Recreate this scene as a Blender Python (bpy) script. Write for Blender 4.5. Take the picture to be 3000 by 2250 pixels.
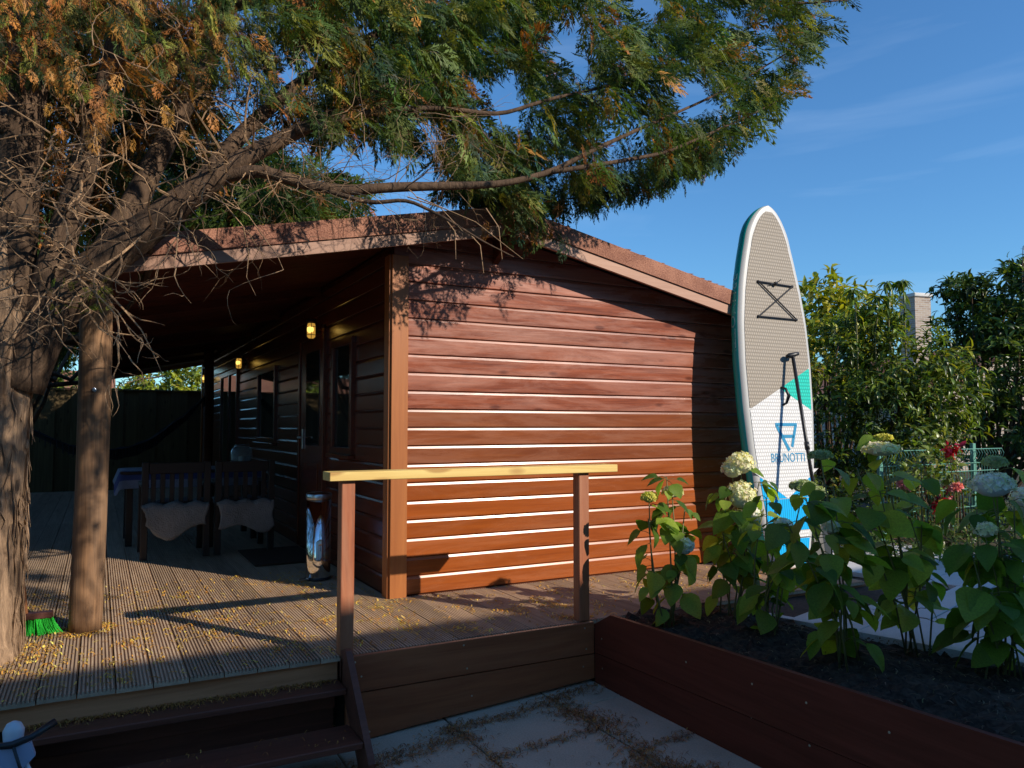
import bpy, math, random
import numpy as np
from mathutils import Vector, Matrix
from math import sin, cos, pi, radians, atan, atan2, hypot, sqrt

# ------------------------------------------------------------------ scene, camera, light
for o in list(bpy.data.objects):
    bpy.data.objects.remove(o, do_unlink=True)
sc = bpy.context.scene
COL = sc.collection
rnd = random.Random(7)
nr = np.random.default_rng(7)

# world axes: X along the gable wall, Y along the veranda, Z up, deck surface at z = 0
FPX, HORIZ, CAMH = 2253.0, 1250.5, 1.15
PITCH = atan((HORIZ - 1125) / FPX)
AZ = radians(28.25)
CF = np.array([sin(AZ) * cos(PITCH), cos(AZ) * cos(PITCH), sin(PITCH)])
CR = np.array([cos(AZ), -sin(AZ), 0.0])
CU = np.cross(CR, CF)
CAM = np.array([-1.765, -5.007, CAMH])
cd = bpy.data.cameras.new('camera')
cam = bpy.data.objects.new('camera', cd)
COL.objects.link(cam)
cd.sensor_fit = 'HORIZONTAL'; cd.sensor_width = 36.0
cd.lens = FPX / 3000 * 36.0
cd.clip_start = 0.05; cd.clip_end = 3000
M = Matrix(((CR[0], CU[0], -CF[0]), (CR[1], CU[1], -CF[1]), (CR[2], CU[2], -CF[2])))
cam.matrix_world = Matrix.Translation(Vector(CAM)) @ M.to_4x4()
sc.camera = cam

SUN_EL, SUN_AZ = radians(28.6), atan2(0.51, -0.86)      # azimuth from +Y towards +X
SUN = Vector((sin(SUN_AZ) * cos(SUN_EL), cos(SUN_AZ) * cos(SUN_EL), sin(SUN_EL)))
wd = bpy.data.worlds.new('World'); sc.world = wd; wd.use_nodes = True
wn = wd.node_tree.nodes; wl = wd.node_tree.links; wn.clear()
sky = wn.new('ShaderNodeTexSky'); sky.sky_type = 'NISHITA'; sky.sun_disc = False
sky.sun_elevation = SUN_EL; sky.sun_rotation = SUN_AZ
sky.air_density = 1.2; sky.dust_density = 0.1; sky.ozone_density = 3.0; sky.altitude = 0
# thin streaks of high cirrus all over the sky
tc = wn.new('ShaderNodeTexCoord'); mp = wn.new('ShaderNodeMapping')
mp.inputs['Rotation'].default_value = (0.0, radians(24), radians(40)); mp.inputs['Scale'].default_value = (1.2, 1.2, 9.0)
nz = wn.new('ShaderNodeTexNoise'); nz.inputs['Scale'].default_value = 2.2; nz.inputs['Detail'].default_value = 7; nz.inputs['Distortion'].default_value = 0.5
cr = wn.new('ShaderNodeValToRGB'); cr.color_ramp.elements[0].position = 0.56; cr.color_ramp.elements[1].position = 0.85
cr.color_ramp.elements[1].color = (0.10, 0.10, 0.10, 1)
mx = wn.new('ShaderNodeMix'); mx.data_type = 'RGBA'; mx.inputs['B'].default_value = (6.0, 7.0, 8.0, 1)
bg = wn.new('ShaderNodeBackground'); bg.inputs['Strength'].default_value = 0.15
out = wn.new('ShaderNodeOutputWorld')
wl.new(tc.outputs['Generated'], mp.inputs['Vector']); wl.new(mp.outputs['Vector'], nz.inputs['Vector'])
wl.new(nz.outputs['Fac'], cr.inputs['Fac']); wl.new(cr.outputs['Color'], mx.inputs['Factor'])
hue = wn.new('ShaderNodeVectorMath'); hue.operation = 'MULTIPLY'; hue.inputs[1].default_value = (0.32, 0.555, 0.76)   # the deep blue of a phone picture
wl.new(sky.outputs['Color'], hue.inputs[0]); wl.new(hue.outputs['Vector'], mx.inputs['A']); wl.new(mx.outputs['Result'], bg.inputs['Color'])
wl.new(bg.outputs['Background'], out.inputs['Surface'])
sd = bpy.data.lights.new('sun', 'SUN'); sd.energy = 3.7; sd.angle = radians(0.53); sd.color = (1.0, 0.90, 0.76)
so = bpy.data.objects.new('sun', sd); COL.objects.link(so)
so.location = (10, -18, 14); so.rotation_euler = SUN.to_track_quat('Z', 'Y').to_euler()
sc.view_settings.view_transform = 'Standard'; sc.view_settings.look = 'None'
sc.view_settings.exposure = 0.5; sc.view_settings.gamma = 1.0
sc.render.resolution_x = 1024; sc.render.resolution_y = 768

# ------------------------------------------------------------------ pixel helpers (photo shown 2212 px wide)
VS = 3000 / 2212.0
def ray(vx, vy):
    return CF + CR * (vx * VS - 1500) / FPX - CU * (vy * VS - 1125) / FPX
def onplane(vx, vy, ax, val):
    d = ray(vx, vy); return CAM + d * ((val - CAM[ax]) / d[ax])
def atdepth(vx, vy, D):
    return CAM + ray(vx, vy) * D
def inpoly(x, y, P):
    c = False; j = len(P) - 1
    for i in range(len(P)):
        xi, yi = P[i]; xj, yj = P[j]
        if (yi > y) != (yj > y) and x < (xj - xi) * (y - yi) / (yj - yi) + xi: c = not c
        j = i
    return c

# ------------------------------------------------------------------ mesh helpers
class MB:
    def __init__(s): s.v = []; s.f = []; s.m = []
    def add(s, vs, fs, mi=0):
        b = len(s.v); s.v += [tuple(map(float, q)) for q in vs]
        for f in fs: s.f.append(tuple(b + i for i in f)); s.m.append(mi)
        return s
    def box(s, x0, x1, y0, y1, z0, z1, mi=0):
        vs = [(x, y, z) for x in (x0, x1) for y in (y0, y1) for z in (z0, z1)]
        return s.add(vs, [(0, 1, 3, 2), (4, 6, 7, 5), (0, 4, 5, 1), (2, 3, 7, 6), (0, 2, 6, 4), (1, 5, 7, 3)], mi)
    def cbox(s, x0, x1, y0, y1, z0, z1, c=0.004, mi=0):     # box with chamfered long edges, every edge cut
        vs = []; idx = {}
        xs, ys, zs = (x0, x1), (y0, y1), (z0, z1)
        sg = (1, -1)
        for i in (0, 1):
            for j in (0, 1):
                for k in (0, 1):
                    p = (xs[i], ys[j], zs[k]); d = (c * sg[i], c * sg[j], c * sg[k])
                    idx[i, j, k, 0] = len(vs); vs.append((p[0], p[1] + d[1], p[2] + d[2]))
                    idx[i, j, k, 1] = len(vs); vs.append((p[0] + d[0], p[1], p[2] + d[2]))
                    idx[i, j, k, 2] = len(vs); vs.append((p[0] + d[0], p[1] + d[1], p[2]))
        F = []
        g = lambda i, j, k, a: idx[i, j, k, a]
        for i in (0, 1): F.append((g(i, 0, 0, 0), g(i, 1, 0, 0), g(i, 1, 1, 0), g(i, 0, 1, 0)))
        for j in (0, 1): F.append((g(0, j, 0, 1), g(1, j, 0, 1), g(1, j, 1, 1), g(0, j, 1, 1)))
        for k in (0, 1): F.append((g(0, 0, k, 2), g(1, 0, k, 2), g(1, 1, k, 2), g(0, 1, k, 2)))
        for j in (0, 1):
            for k in (0, 1): F.append((g(0, j, k, 1), g(1, j, k, 1), g(1, j, k, 2), g(0, j, k, 2)))
        for i in (0, 1):
            for k in (0, 1): F.append((g(i, 0, k, 0), g(i, 1, k, 0), g(i, 1, k, 2), g(i, 0, k, 2)))
        for i in (0, 1):
            for j in (0, 1): F.append((g(i, j, 0, 0), g(i, j, 1, 0), g(i, j, 1, 1), g(i, j, 0, 1)))
        for i in (0, 1):
            for j in (0, 1):
                for k in (0, 1): F.append((g(i, j, k, 0), g(i, j, k, 1), g(i, j, k, 2)))
        return s.add(vs, F, mi)
    def prism(s, A, B, mi=0):                      # two matching 3D outlines joined
        n = len(A)
        fs = [tuple(range(n))[::-1], tuple(range(n, 2 * n))]
        fs += [(i, (i + 1) % n, n + (i + 1) % n, n + i) for i in range(n)]
        return s.add(list(A) + list(B), fs, mi)
    def tube(s, pts, rad, n=8, mi=0, flat=1.0):
        P = [Vector(p) for p in pts]
        if not isinstance(rad, (list, tuple)): rad = [rad] * len(P)
        vs = []; fs = []; up = None
        for i, p in enumerate(P):
            d = (P[min(i + 1, len(P) - 1)] - P[max(i - 1, 0)])
            if d.length < 1e-9: d = Vector((0, 0, 1))
            d.normalize()
            if up is None:
                up = Vector((0, 0, 1)) if abs(d.z) < 0.9 else Vector((1, 0, 0))
            a = d.cross(up).normalized(); b = a.cross(d).normalized(); up = b
            for k in range(n):
                t = 2 * pi * k / n
                vs.append(p + a * (cos(t) * rad[i]) + b * (sin(t) * rad[i] * flat))
        for i in range(len(P) - 1):
            for k in range(n):
                fs.append((i * n + k, i * n + (k + 1) % n, (i + 1) * n + (k + 1) % n, (i + 1) * n + k))
        fs.append(tuple(range(n))[::-1]); fs.append(tuple((len(P) - 1) * n + k for k in range(n)))
        return s.add(vs, fs, mi)
    def lathe(s, prof, c=(0, 0, 0), n=24, mi=0):   # prof: (r, z)
        vs = []; fs = []
        for r, z in prof:
            for k in range(n):
                t = 2 * pi * k / n; vs.append((c[0] + r * cos(t), c[1] + r * sin(t), c[2] + z))
        for i in range(len(prof) - 1):
            for k in range(n):
                fs.append((i * n + k, i * n + (k + 1) % n, (i + 1) * n + (k + 1) % n, (i + 1) * n + k))
        fs.append(tuple(range(n))[::-1]); fs.append(tuple((len(prof) - 1) * n + k for k in range(n)))
        return s.add(vs, fs, mi)
    def ball(s, c, r, n=10, mi=0, sq=(1, 1, 1)):
        m = n // 2; vs = [(c[0], c[1], c[2] - r * sq[2])]; fs = []
        for i in range(1, m):
            a = -pi / 2 + pi * i / m
            for k in range(n):
                t = 2 * pi * k / n
                vs.append((c[0] + r * sq[0] * cos(a) * cos(t), c[1] + r * sq[1] * cos(a) * sin(t), c[2] + r * sq[2] * sin(a)))
        vs.append((c[0], c[1], c[2] + r * sq[2])); e = len(vs) - 1
        for k in range(n):
            fs.append((0, 1 + (k + 1) % n, 1 + k))
            fs.append((e, e - n + k, e - n + (k + 1) % n))
            for i in range(m - 2):
                b = 1 + i * n; fs.append((b + k, b + (k + 1) % n, b + n + (k + 1) % n, b + n + k))
        return s.add(vs, fs, mi)
    def mesh(s, name, mats, smooth=False):
        me = bpy.data.meshes.new(name); me.from_pydata(s.v, [], s.f)
        for m in (mats if isinstance(mats, (list, tuple)) else [mats]): me.materials.append(m)
        if any(s.m): me.polygons.foreach_set('material_index', s.m)
        if smooth: me.polygons.foreach_set('use_smooth', [True] * len(s.f))
        me.update(); return me
    def build(s, name, mats, parent=None, smooth=False, loc=None):
        me = s.mesh(name, mats, smooth); return link(name, me, parent, loc)

def link(name, me, parent=None, loc=None, rot=None):
    o = bpy.data.objects.new(name, me); COL.objects.link(o)
    if parent: o.parent = parent
    if loc is not None: o.location = loc
    if rot is not None: o.rotation_euler = rot
    return o
def tag(o, label=None, cat=None, group=None, kind=None):
    if label: o['label'] = label
    if cat: o['category'] = cat
    if group: o['group'] = group
    if kind: o['kind'] = kind
    return o
def thing(name, label, cat, loc=(0, 0, 0), group=None):
    o = bpy.data.objects.new(name, None); COL.objects.link(o); o.location = loc; o.empty_display_size = 0.1
    return tag(o, label, cat, group)
def smoothed(o, ang=35):
    me = o.data
    me.polygons.foreach_set('use_smooth', [True] * len(me.polygons))
    try: me.set_sharp_from_angle(angle=radians(ang))
    except Exception: pass
    return o

# ------------------------------------------------------------------ materials
def mat(name):
    m = bpy.data.materials.new(name); m.use_nodes = True
    return m, m.node_tree.nodes, m.node_tree.links, m.node_tree.nodes['Principled BSDF']
def plain(name, col, rough=0.5, metal=0.0, coat=0.0, bump=0.0, bscale=60, var=0.0, spec=0.5):
    m, N, L, B = mat(name)
    B.inputs['Base Color'].default_value = (*col, 1); B.inputs['Roughness'].default_value = rough
    B.inputs['Metallic'].default_value = metal; B.inputs['Coat Weight'].default_value = coat
    B.inputs['Specular IOR Level'].default_value = spec
    t = N.new('ShaderNodeTexCoord')
    if bump:
        n = N.new('ShaderNodeTexNoise'); n.inputs['Scale'].default_value = bscale; n.inputs['Detail'].default_value = 5
        b = N.new('ShaderNodeBump'); b.inputs['Strength'].default_value = bump; b.inputs['Distance'].default_value = 0.01
        L.new(t.outputs['Object'], n.inputs['Vector']); L.new(n.outputs['Fac'], b.inputs['Height']); L.new(b.outputs['Normal'], B.inputs['Normal'])
    if var:
        n = N.new('ShaderNodeTexNoise'); n.inputs['Scale'].default_value = 3.5; n.inputs['Detail'].default_value = 8; n.inputs['Roughness'].default_value = 0.65
        r = N.new('ShaderNodeMapRange'); r.inputs['From Min'].default_value = 0.3; r.inputs['From Max'].default_value = 0.7
        r.inputs['To Min'].default_value = 1 - var; r.inputs['To Max'].default_value = 1 + var
        mm = N.new('ShaderNodeVectorMath'); mm.operation = 'SCALE'; mm.inputs[0].default_value = col
        L.new(t.outputs['Object'], n.inputs['Vector']); L.new(n.outputs['Fac'], r.inputs['Value'])
        L.new(r.outputs['Result'], mm.inputs['Scale']); L.new(mm.outputs['Vector'], B.inputs['Base Color'])
    return m
def wood(name, c1, c2, rough=0.45, axis=0, worn=None, wamt=0.5, coat=0.0, bump=0.25, fine=1.0, rvar=0.12, knots=False, spec=0.5):
    """timber with grain along one object axis; c1 lighter, c2 darker; worn = colour of weathered patches"""
    m, N, L, B = mat(name)
    t = N.new('ShaderNodeTexCoord'); oi = N.new('ShaderNodeObjectInfo')
    off = N.new('ShaderNodeVectorMath'); off.operation = 'SCALE'; off.inputs[0].default_value = (37, 53, 71)
    L.new(oi.outputs['Random'], off.inputs['Scale'])
    ad = N.new('ShaderNodeVectorMath'); L.new(t.outputs['Object'], ad.inputs[0]); L.new(off.outputs['Vector'], ad.inputs[1])
    mp = N.new('ShaderNodeMapping'); s = [26 * fine] * 3; s[axis] = 1.3 * fine
    mp.inputs['Scale'].default_value = s; L.new(ad.outputs['Vector'], mp.inputs['Vector'])
    n = N.new('ShaderNodeTexNoise'); n.inputs['Scale'].default_value = 1.0; n.inputs['Detail'].default_value = 7
    n.inputs['Roughness'].default_value = 0.62; n.inputs['Distortion'].default_value = 0.9
    L.new(mp.outputs['Vector'], n.inputs['Vector'])
    r = N.new('ShaderNodeValToRGB'); r.color_ramp.elements[0].position = 0.32; r.color_ramp.elements[1].position = 0.68
    r.color_ramp.elements[0].color = (*c2, 1); r.color_ramp.elements[1].color = (*c1, 1)
    L.new(n.outputs['Fac'], r.inputs['Fac']); colr = r.outputs['Color']
    if worn:
        mp2 = N.new('ShaderNodeMapping'); s2 = [7.0] * 3; s2[axis] = 1.1
        mp2.inputs['Scale'].default_value = s2; L.new(ad.outputs['Vector'], mp2.inputs['Vector'])
        n2 = N.new('ShaderNodeTexNoise'); n2.inputs['Scale'].default_value = 1.0; n2.inputs['Detail'].default_value = 9; n2.inputs['Roughness'].default_value = 0.7
        n2.inputs['Distortion'].default_value = 0.6
        L.new(mp2.outputs['Vector'], n2.inputs['Vector'])
        mr = N.new('ShaderNodeMapRange'); mr.inputs['From Min'].default_value = 0.52 - 0.14 * wamt; mr.inputs['From Max'].default_value = 0.66
        mr.inputs['To Max'].default_value = wamt; L.new(n2.outputs['Fac'], mr.inputs['Value'])
        mx = N.new('ShaderNodeMix'); mx.data_type = 'RGBA'; mx.inputs['B'].default_value = (*worn, 1)
        L.new(mr.outputs['Result'], mx.inputs['Factor']); L.new(colr, mx.inputs['A']); colr = mx.outputs['Result']
        rr = N.new('ShaderNodeMapRange'); rr.inputs['To Min'].default_value = rough; rr.inputs['To Max'].default_value = min(1, rough + 0.2)
        L.new(mr.outputs['Result'], rr.inputs['Value']); L.new(rr.outputs['Result'], B.inputs['Roughness'])
    else: B.inputs['Roughness'].default_value = rough
    if knots:
        v = N.new('ShaderNodeTexVoronoi'); v.inputs['Scale'].default_value = 1.0
        mp3 = N.new('ShaderNodeMapping'); s3 = [9.0] * 3; s3[axis] = 3.2; mp3.inputs['Scale'].default_value = s3
        L.new(ad.outputs['Vector'], mp3.inputs['Vector']); L.new(mp3.outputs['Vector'], v.inputs['Vector'])
        k = N.new('ShaderNodeMapRange'); kq = knots if isinstance(knots, float) else .1
        k.inputs['From Min'].default_value = kq; k.inputs['From Max'].default_value = kq + .1
        k.inputs['To Min'].default_value = 0.75; k.inputs['To Max'].default_value = 0.0
        L.new(v.outputs['Distance'], k.inputs['Value'])
        mk = N.new('ShaderNodeMix'); mk.data_type = 'RGBA'; mk.inputs['B'].default_value = (c2[0] * .6, c2[1] * .45, c2[2] * .4, 1)
        L.new(k.outputs['Result'], mk.inputs['Factor']); L.new(colr, mk.inputs['A']); colr = mk.outputs['Result']
    hs = N.new('ShaderNodeMapRange'); hs.inputs['To Min'].default_value = 1 - rvar; hs.inputs['To Max'].default_value = 1 + rvar
    L.new(oi.outputs['Random'], hs.inputs['Value'])
    sc_ = N.new('ShaderNodeVectorMath'); sc_.operation = 'SCALE'; L.new(colr, sc_.inputs[0]); L.new(hs.outputs['Result'], sc_.inputs['Scale'])
    L.new(sc_.outputs['Vector'], B.inputs['Base Color'])
    b = N.new('ShaderNodeBump'); b.inputs['Strength'].default_value = bump; b.inputs['Distance'].default_value = 0.004
    L.new(n.outputs['Fac'], b.inputs['Height']); L.new(b.outputs['Normal'], B.inputs['Normal'])
    B.inputs['Coat Weight'].default_value = coat; B.inputs['Coat Roughness'].default_value = 0.25
    B.inputs['Specular IOR Level'].default_value = spec
    return m
def leafmat(name, trans=0.35, rough=0.42, spec=0.4, col=None):
    """foliage coloured by the per-leaf attribute tint, light shining through"""
    m, N, L, B = mat(name)
    if col is None:
        a = N.new('ShaderNodeAttribute'); a.attribute_name = 'tint'; src = a.outputs['Color']
    else:
        oi = N.new('ShaderNodeObjectInfo'); hs = N.new('ShaderNodeHueSaturation'); hs.inputs['Color'].default_value = (*col, 1)
        mr = N.new('ShaderNodeMapRange'); mr.inputs['To Min'].default_value = 0.45; mr.inputs['To Max'].default_value = 1.65
        mh = N.new('ShaderNodeMapRange'); mh.inputs['To Min'].default_value = 0.525; mh.inputs['To Max'].default_value = 0.465
        L.new(oi.outputs['Random'], mr.inputs['Value']); L.new(mr.outputs['Result'], hs.inputs['Value'])
        L.new(oi.outputs['Random'], mh.inputs['Value']); L.new(mh.outputs['Result'], hs.inputs['Hue']); 
        t = N.new('ShaderNodeTexCoord'); nz = N.new('ShaderNodeTexNoise'); nz.inputs['Scale'].default_value = 22; nz.inputs['Detail'].default_value = 4
        L.new(t.outputs['Object'], nz.inputs['Vector'])
        m2 = N.new('ShaderNodeMapRange'); m2.inputs['From Min'].default_value = 0.3; m2.inputs['From Max'].default_value = 0.7; m2.inputs['To Min'].default_value = 0.8; m2.inputs['To Max'].default_value = 1.2
        L.new(nz.outputs['Fac'], m2.inputs['Value'])
        sv = N.new('ShaderNodeVectorMath'); sv.operation = 'SCALE'; L.new(hs.outputs['Color'], sv.inputs[0]); L.new(m2.outputs['Result'], sv.inputs['Scale'])
        src = sv.outputs['Vector']
        wv = N.new('ShaderNodeTexWave'); wv.wave_type = 'BANDS'; wv.bands_direction = 'Y'; wv.inputs['Scale'].default_value = 14; wv.inputs['Distortion'].default_value = 2
        L.new(t.outputs['Object'], wv.inputs['Vector'])
        bp = N.new('ShaderNodeBump'); bp.inputs['Strength'].default_value = 0.35; bp.inputs['Distance'].default_value = 0.004
        L.new(wv.outputs['Fac'], bp.inputs['Height']); L.new(bp.outputs['Normal'], B.inputs['Normal'])
    L.new(src, B.inputs['Base Color']); B.inputs['Roughness'].default_value = rough; B.inputs['Specular IOR Level'].default_value = spec
    tr = N.new('ShaderNodeBsdfTranslucent'); g = N.new('ShaderNodeVectorMath'); g.operation = 'MULTIPLY'; g.inputs[1].default_value = (1.5, 1.5, 0.6)
    L.new(src, g.inputs[0]); L.new(g.outputs['Vector'], tr.inputs['Color'])
    mx = N.new('ShaderNodeMixShader'); mx.inputs['Fac'].default_value = trans
    o = N['Material Output']; L.new(B.outputs['BSDF'], mx.inputs[1]); L.new(tr.outputs['BSDF'], mx.inputs[2]); L.new(mx.outputs['Shader'], o.inputs['Surface'])
    return m
def bark(name, c1, c2, sx=30, sz=2.2, bump=0.9):
    m, N, L, B = mat(name)
    t = N.new('ShaderNodeTexCoord'); mp = N.new('ShaderNodeMapping'); mp.inputs['Scale'].default_value = (sx, sx, sz)
    n = N.new('ShaderNodeTexNoise'); n.inputs['Scale'].default_value = 1; n.inputs['Detail'].default_value = 8; n.inputs['Roughness'].default_value = 0.68; n.inputs['Distortion'].default_value = 1.2
    L.new(t.outputs['Object'], mp.inputs['Vector']); L.new(mp.outputs['Vector'], n.inputs['Vector'])
    r = N.new('ShaderNodeValToRGB'); r.color_ramp.elements[0].position = 0.34; r.color_ramp.elements[1].position = 0.66
    r.color_ramp.elements[0].color = (*c2, 1); r.color_ramp.elements[1].color = (*c1, 1)
    L.new(n.outputs['Fac'], r.inputs['Fac']); L.new(r.outputs['Color'], B.inputs['Base Color'])
    B.inputs['Roughness'].default_value = 0.9; B.inputs['Specular IOR Level'].default_value = 0.15
    b = N.new('ShaderNodeBump'); b.inputs['Strength'].default_value = bump; b.inputs['Distance'].default_value = 0.02
    L.new(n.outputs['Fac'], b.inputs['Height']); L.new(b.outputs['Normal'], B.inputs['Normal'])
    return m
def granular(name, c1, c2, scale=220, rough=0.9):
    m, N, L, B = mat(name)
    t = N.new('ShaderNodeTexCoord'); n = N.new('ShaderNodeTexNoise'); n.inputs['Scale'].default_value = scale; n.inputs['Detail'].default_value = 2
    n2 = N.new('ShaderNodeTexNoise'); n2.inputs['Scale'].default_value = 4; n2.inputs['Detail'].default_value = 6
    L.new(t.outputs['Object'], n.inputs['Vector']); L.new(t.outputs['Object'], n2.inputs['Vector'])
    ad = N.new('ShaderNodeMath'); ad.operation = 'MULTIPLY_ADD'; ad.inputs[1].default_value = 0.55; L.new(n.outputs['Fac'], ad.inputs[0])
    hf = N.new('ShaderNodeMath'); hf.operation = 'MULTIPLY'; hf.inputs[1].default_value = 0.45; L.new(n2.outputs['Fac'], hf.inputs[0]); L.new(hf.outputs[0], ad.inputs[2])
    r = N.new('ShaderNodeValToRGB'); r.color_ramp.elements[0].position = 0.38; r.color_ramp.elements[1].position = 0.62
    r.color_ramp.elements[0].color = (*c2, 1); r.color_ramp.elements[1].color = (*c1, 1)
    L.new(ad.outputs[0], r.inputs['Fac']); L.new(r.outputs['Color'], B.inputs['Base Color']); B.inputs['Roughness'].default_value = rough
    B.inputs['Specular IOR Level'].default_value = 0.2
    b = N.new('ShaderNodeBump'); b.inputs['Strength'].default_value = 0.6; b.inputs['Distance'].default_value = 0.004
    L.new(n.outputs['Fac'], b.inputs['Height']); L.new(b.outputs['Normal'], B.inputs['Normal'])
    return m

W_FRESH = wood('stained_boards', (0.34, 0.082, 0.014), (0.235, 0.053, 0.010), 0.235, 0, worn=(0.38, 0.13, 0.05), wamt=0.4, bump=0.08, rvar=0.1)
W_WORN = wood('weathered_boards', (0.34, 0.092, 0.042), (0.15, 0.036, 0.018), 0.25, 0, worn=(0.44, 0.19, 0.13), wamt=0.7, bump=0.2, rvar=0.1, knots=True, fine=1.35)
W_MID = wood('stained_boards_dull', (0.25, 0.07, 0.022), (0.165, 0.042, 0.014), 0.24, 0, worn=(0.32, 0.13, 0.07), wamt=0.5, bump=0.1, rvar=0.08)
W_SIDE = wood('shaded_veranda_boards', (0.13, 0.032, 0.012), (0.085, 0.02, 0.008), 0.22, 1, coat=0.3, bump=0.1, rvar=0.1)  # cabin stain made darker, veranda shade put into the colour
W_TRIM = wood('corner_trim_wood', (0.42, 0.145, 0.038), (0.33, 0.105, 0.028), 0.4, 2, coat=0.1, bump=0.12)
W_BARGE = wood('bargeboard_wood', (0.46, 0.27, 0.19), (0.36, 0.19, 0.125), 0.6, 0, bump=0.2)
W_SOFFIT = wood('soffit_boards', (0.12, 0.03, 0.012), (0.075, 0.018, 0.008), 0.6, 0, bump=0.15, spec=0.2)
W_DECK = wood('deck_planks_wood', (0.54, 0.385, 0.255), (0.36, 0.245, 0.16), 0.75, 1, worn=(0.62, 0.47, 0.32), wamt=0.4, bump=0.3, rvar=0.18, spec=0.25)
W_BEAM = wood('raw_beam_wood', (0.58, 0.26, 0.125), (0.42, 0.175, 0.08), 0.7, 0, bump=0.25, spec=0.15)
W_FASCIA = wood('deck_fascia_wood', (0.40, 0.125, 0.05), (0.27, 0.08, 0.034), 0.42, 0, worn=(0.46, 0.17, 0.08), wamt=0.4, bump=0.2, spec=0.2)
W_PLANTER = wood('planter_wood', (0.17, 0.036, 0.02), (0.11, 0.024, 0.012), 0.55, 1, bump=0.15, spec=0.15)
W_STEP = wood('step_wood', (0.19, 0.065, 0.04), (0.12, 0.042, 0.026), 0.45, 0, bump=0.2, spec=0.25)
W_RAIL = wood('new_pine', (0.82, 0.62, 0.22), (0.66, 0.42, 0.12), 0.5, 0, bump=0.1, knots=0.2, rvar=0.02)
W_RPOST = wood('railing_post_wood', (0.42, 0.135, 0.055), (0.25, 0.07, 0.03), 0.5, 2, worn=(0.50, 0.24, 0.13), wamt=0.5, bump=0.25)
W_ROUND = wood('round_post_wood', (0.36, 0.20, 0.10), (0.13, 0.068, 0.036), 0.75, 2, worn=(0.22, 0.15, 0.10), wamt=0.6, bump=0.8, rvar=0.02, spec=0.2, fine=1.6)
W_FENCE = wood('fence_boards_wood', (0.17, 0.12, 0.055), (0.10, 0.07, 0.035), 0.8, 2, bump=0.3, knots=True, rvar=0.25, spec=0.2)
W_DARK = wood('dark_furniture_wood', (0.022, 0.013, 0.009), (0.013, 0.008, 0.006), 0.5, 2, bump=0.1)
M_FELT = granular('roof_felt', (0.46, 0.225, 0.15), (0.17, 0.07, 0.05), 110)
M_SHINGLE = granular('roof_shingles', (0.30, 0.15, 0.11), (0.15, 0.08, 0.06))
M_SLAB = granular('patio_slab_concrete', (0.58, 0.46, 0.345), (0.45, 0.355, 0.265), 120)
M_TERR = granular('terrace_slab_concrete', (0.62, 0.60, 0.58), (0.52, 0.50, 0.48), 150)
M_SOIL = granular('garden_soil', (0.085, 0.058, 0.042), (0.03, 0.021, 0.016), 45)
M_GROUND = granular('bare_earth', (0.07, 0.06, 0.035), (0.035, 0.03, 0.02), 8)
M_SCREW = plain('screw_metal', (0.55, 0.48, 0.36), 0.35, 0.9)
M_CHROME = plain('chrome', (0.78, 0.78, 0.78), 0.06, 1.0)
M_STEEL = plain('brushed_steel', (0.6, 0.6, 0.6), 0.28, 1.0)
M_BLACK = plain('black_plastic', (0.018, 0.018, 0.02), 0.4)
M_IRON = plain('dark_bracket_metal', (0.05, 0.04, 0.035), 0.4, 0.7)
M_GLASS, _N, _L, _B = mat('window_glass')
_B.inputs['Base Color'].default_value = (0.015, 0.018, 0.018, 1); _B.inputs['Roughness'].default_value = 0.03; _B.inputs['Specular IOR Level'].default_value = 0.8
M_BARK = bark('cypress_bark', (0.50, 0.33, 0.205), (0.11, 0.068, 0.042), 22, 2.6, 1.0)
M_TWIG = bark('twig_bark', (0.46, 0.30, 0.17), (0.25, 0.15, 0.085), 60, 60, 0.3)
M_LIMB = bark('limb_bark', (0.155, 0.098, 0.062), (0.05, 0.033, 0.023), 24, 5, 0.7)
M_FOL = leafmat('cypress_foliage', 0.30, 0.55, 0.25)
M_LEAF = leafmat('shrub_leaves', 0.32, 0.36, 0.5)
M_HLEAF = leafmat('hydrangea_leaf', 0.48, 0.4, 0.4, col=(0.18, 0.30, 0.04))
M_PETAL = leafmat('hydrangea_petals', 0.3, 0.6, 0.2)
M_STEM = plain('green_stem', (0.16, 0.15, 0.05), 0.6, var=0.3)
M_LITTER = leafmat('dry_needles', 0.15, 0.7, 0.2)

# ------------------------------------------------------------------ the setting
g = MB()
g.add([(0.875, -70, -0.06), (400, -70, -0.06), (400, 400, -0.06), (-400, 400, -0.06), (-400, -1.0, -0.06), (0.875, -1.0, -0.06)], [(0, 1, 2, 3, 4, 5)])
g.add([(-400, -400, -0.50), (400, -400, -0.50), (400, -70, -0.50), (0.875, -70, -0.50), (0.875, -1.0, -0.50), (-400, -1.0, -0.50)], [(0, 1, 2, 3, 4, 5)])
g.add([(-400, -1.0, -0.50), (0.875, -1.0, -0.50), (0.875, -1.0, -0.06), (-400, -1.0, -0.06), (0.875, -70, -0.5), (0.875, -70, -0.06), (400, -70, -0.5), (400, -70, -0.06)], [(0, 1, 2, 3), (1, 4, 5, 2), (4, 6, 7, 5)])
tag(g.build('ground', M_GROUND), kind='structure')

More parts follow.
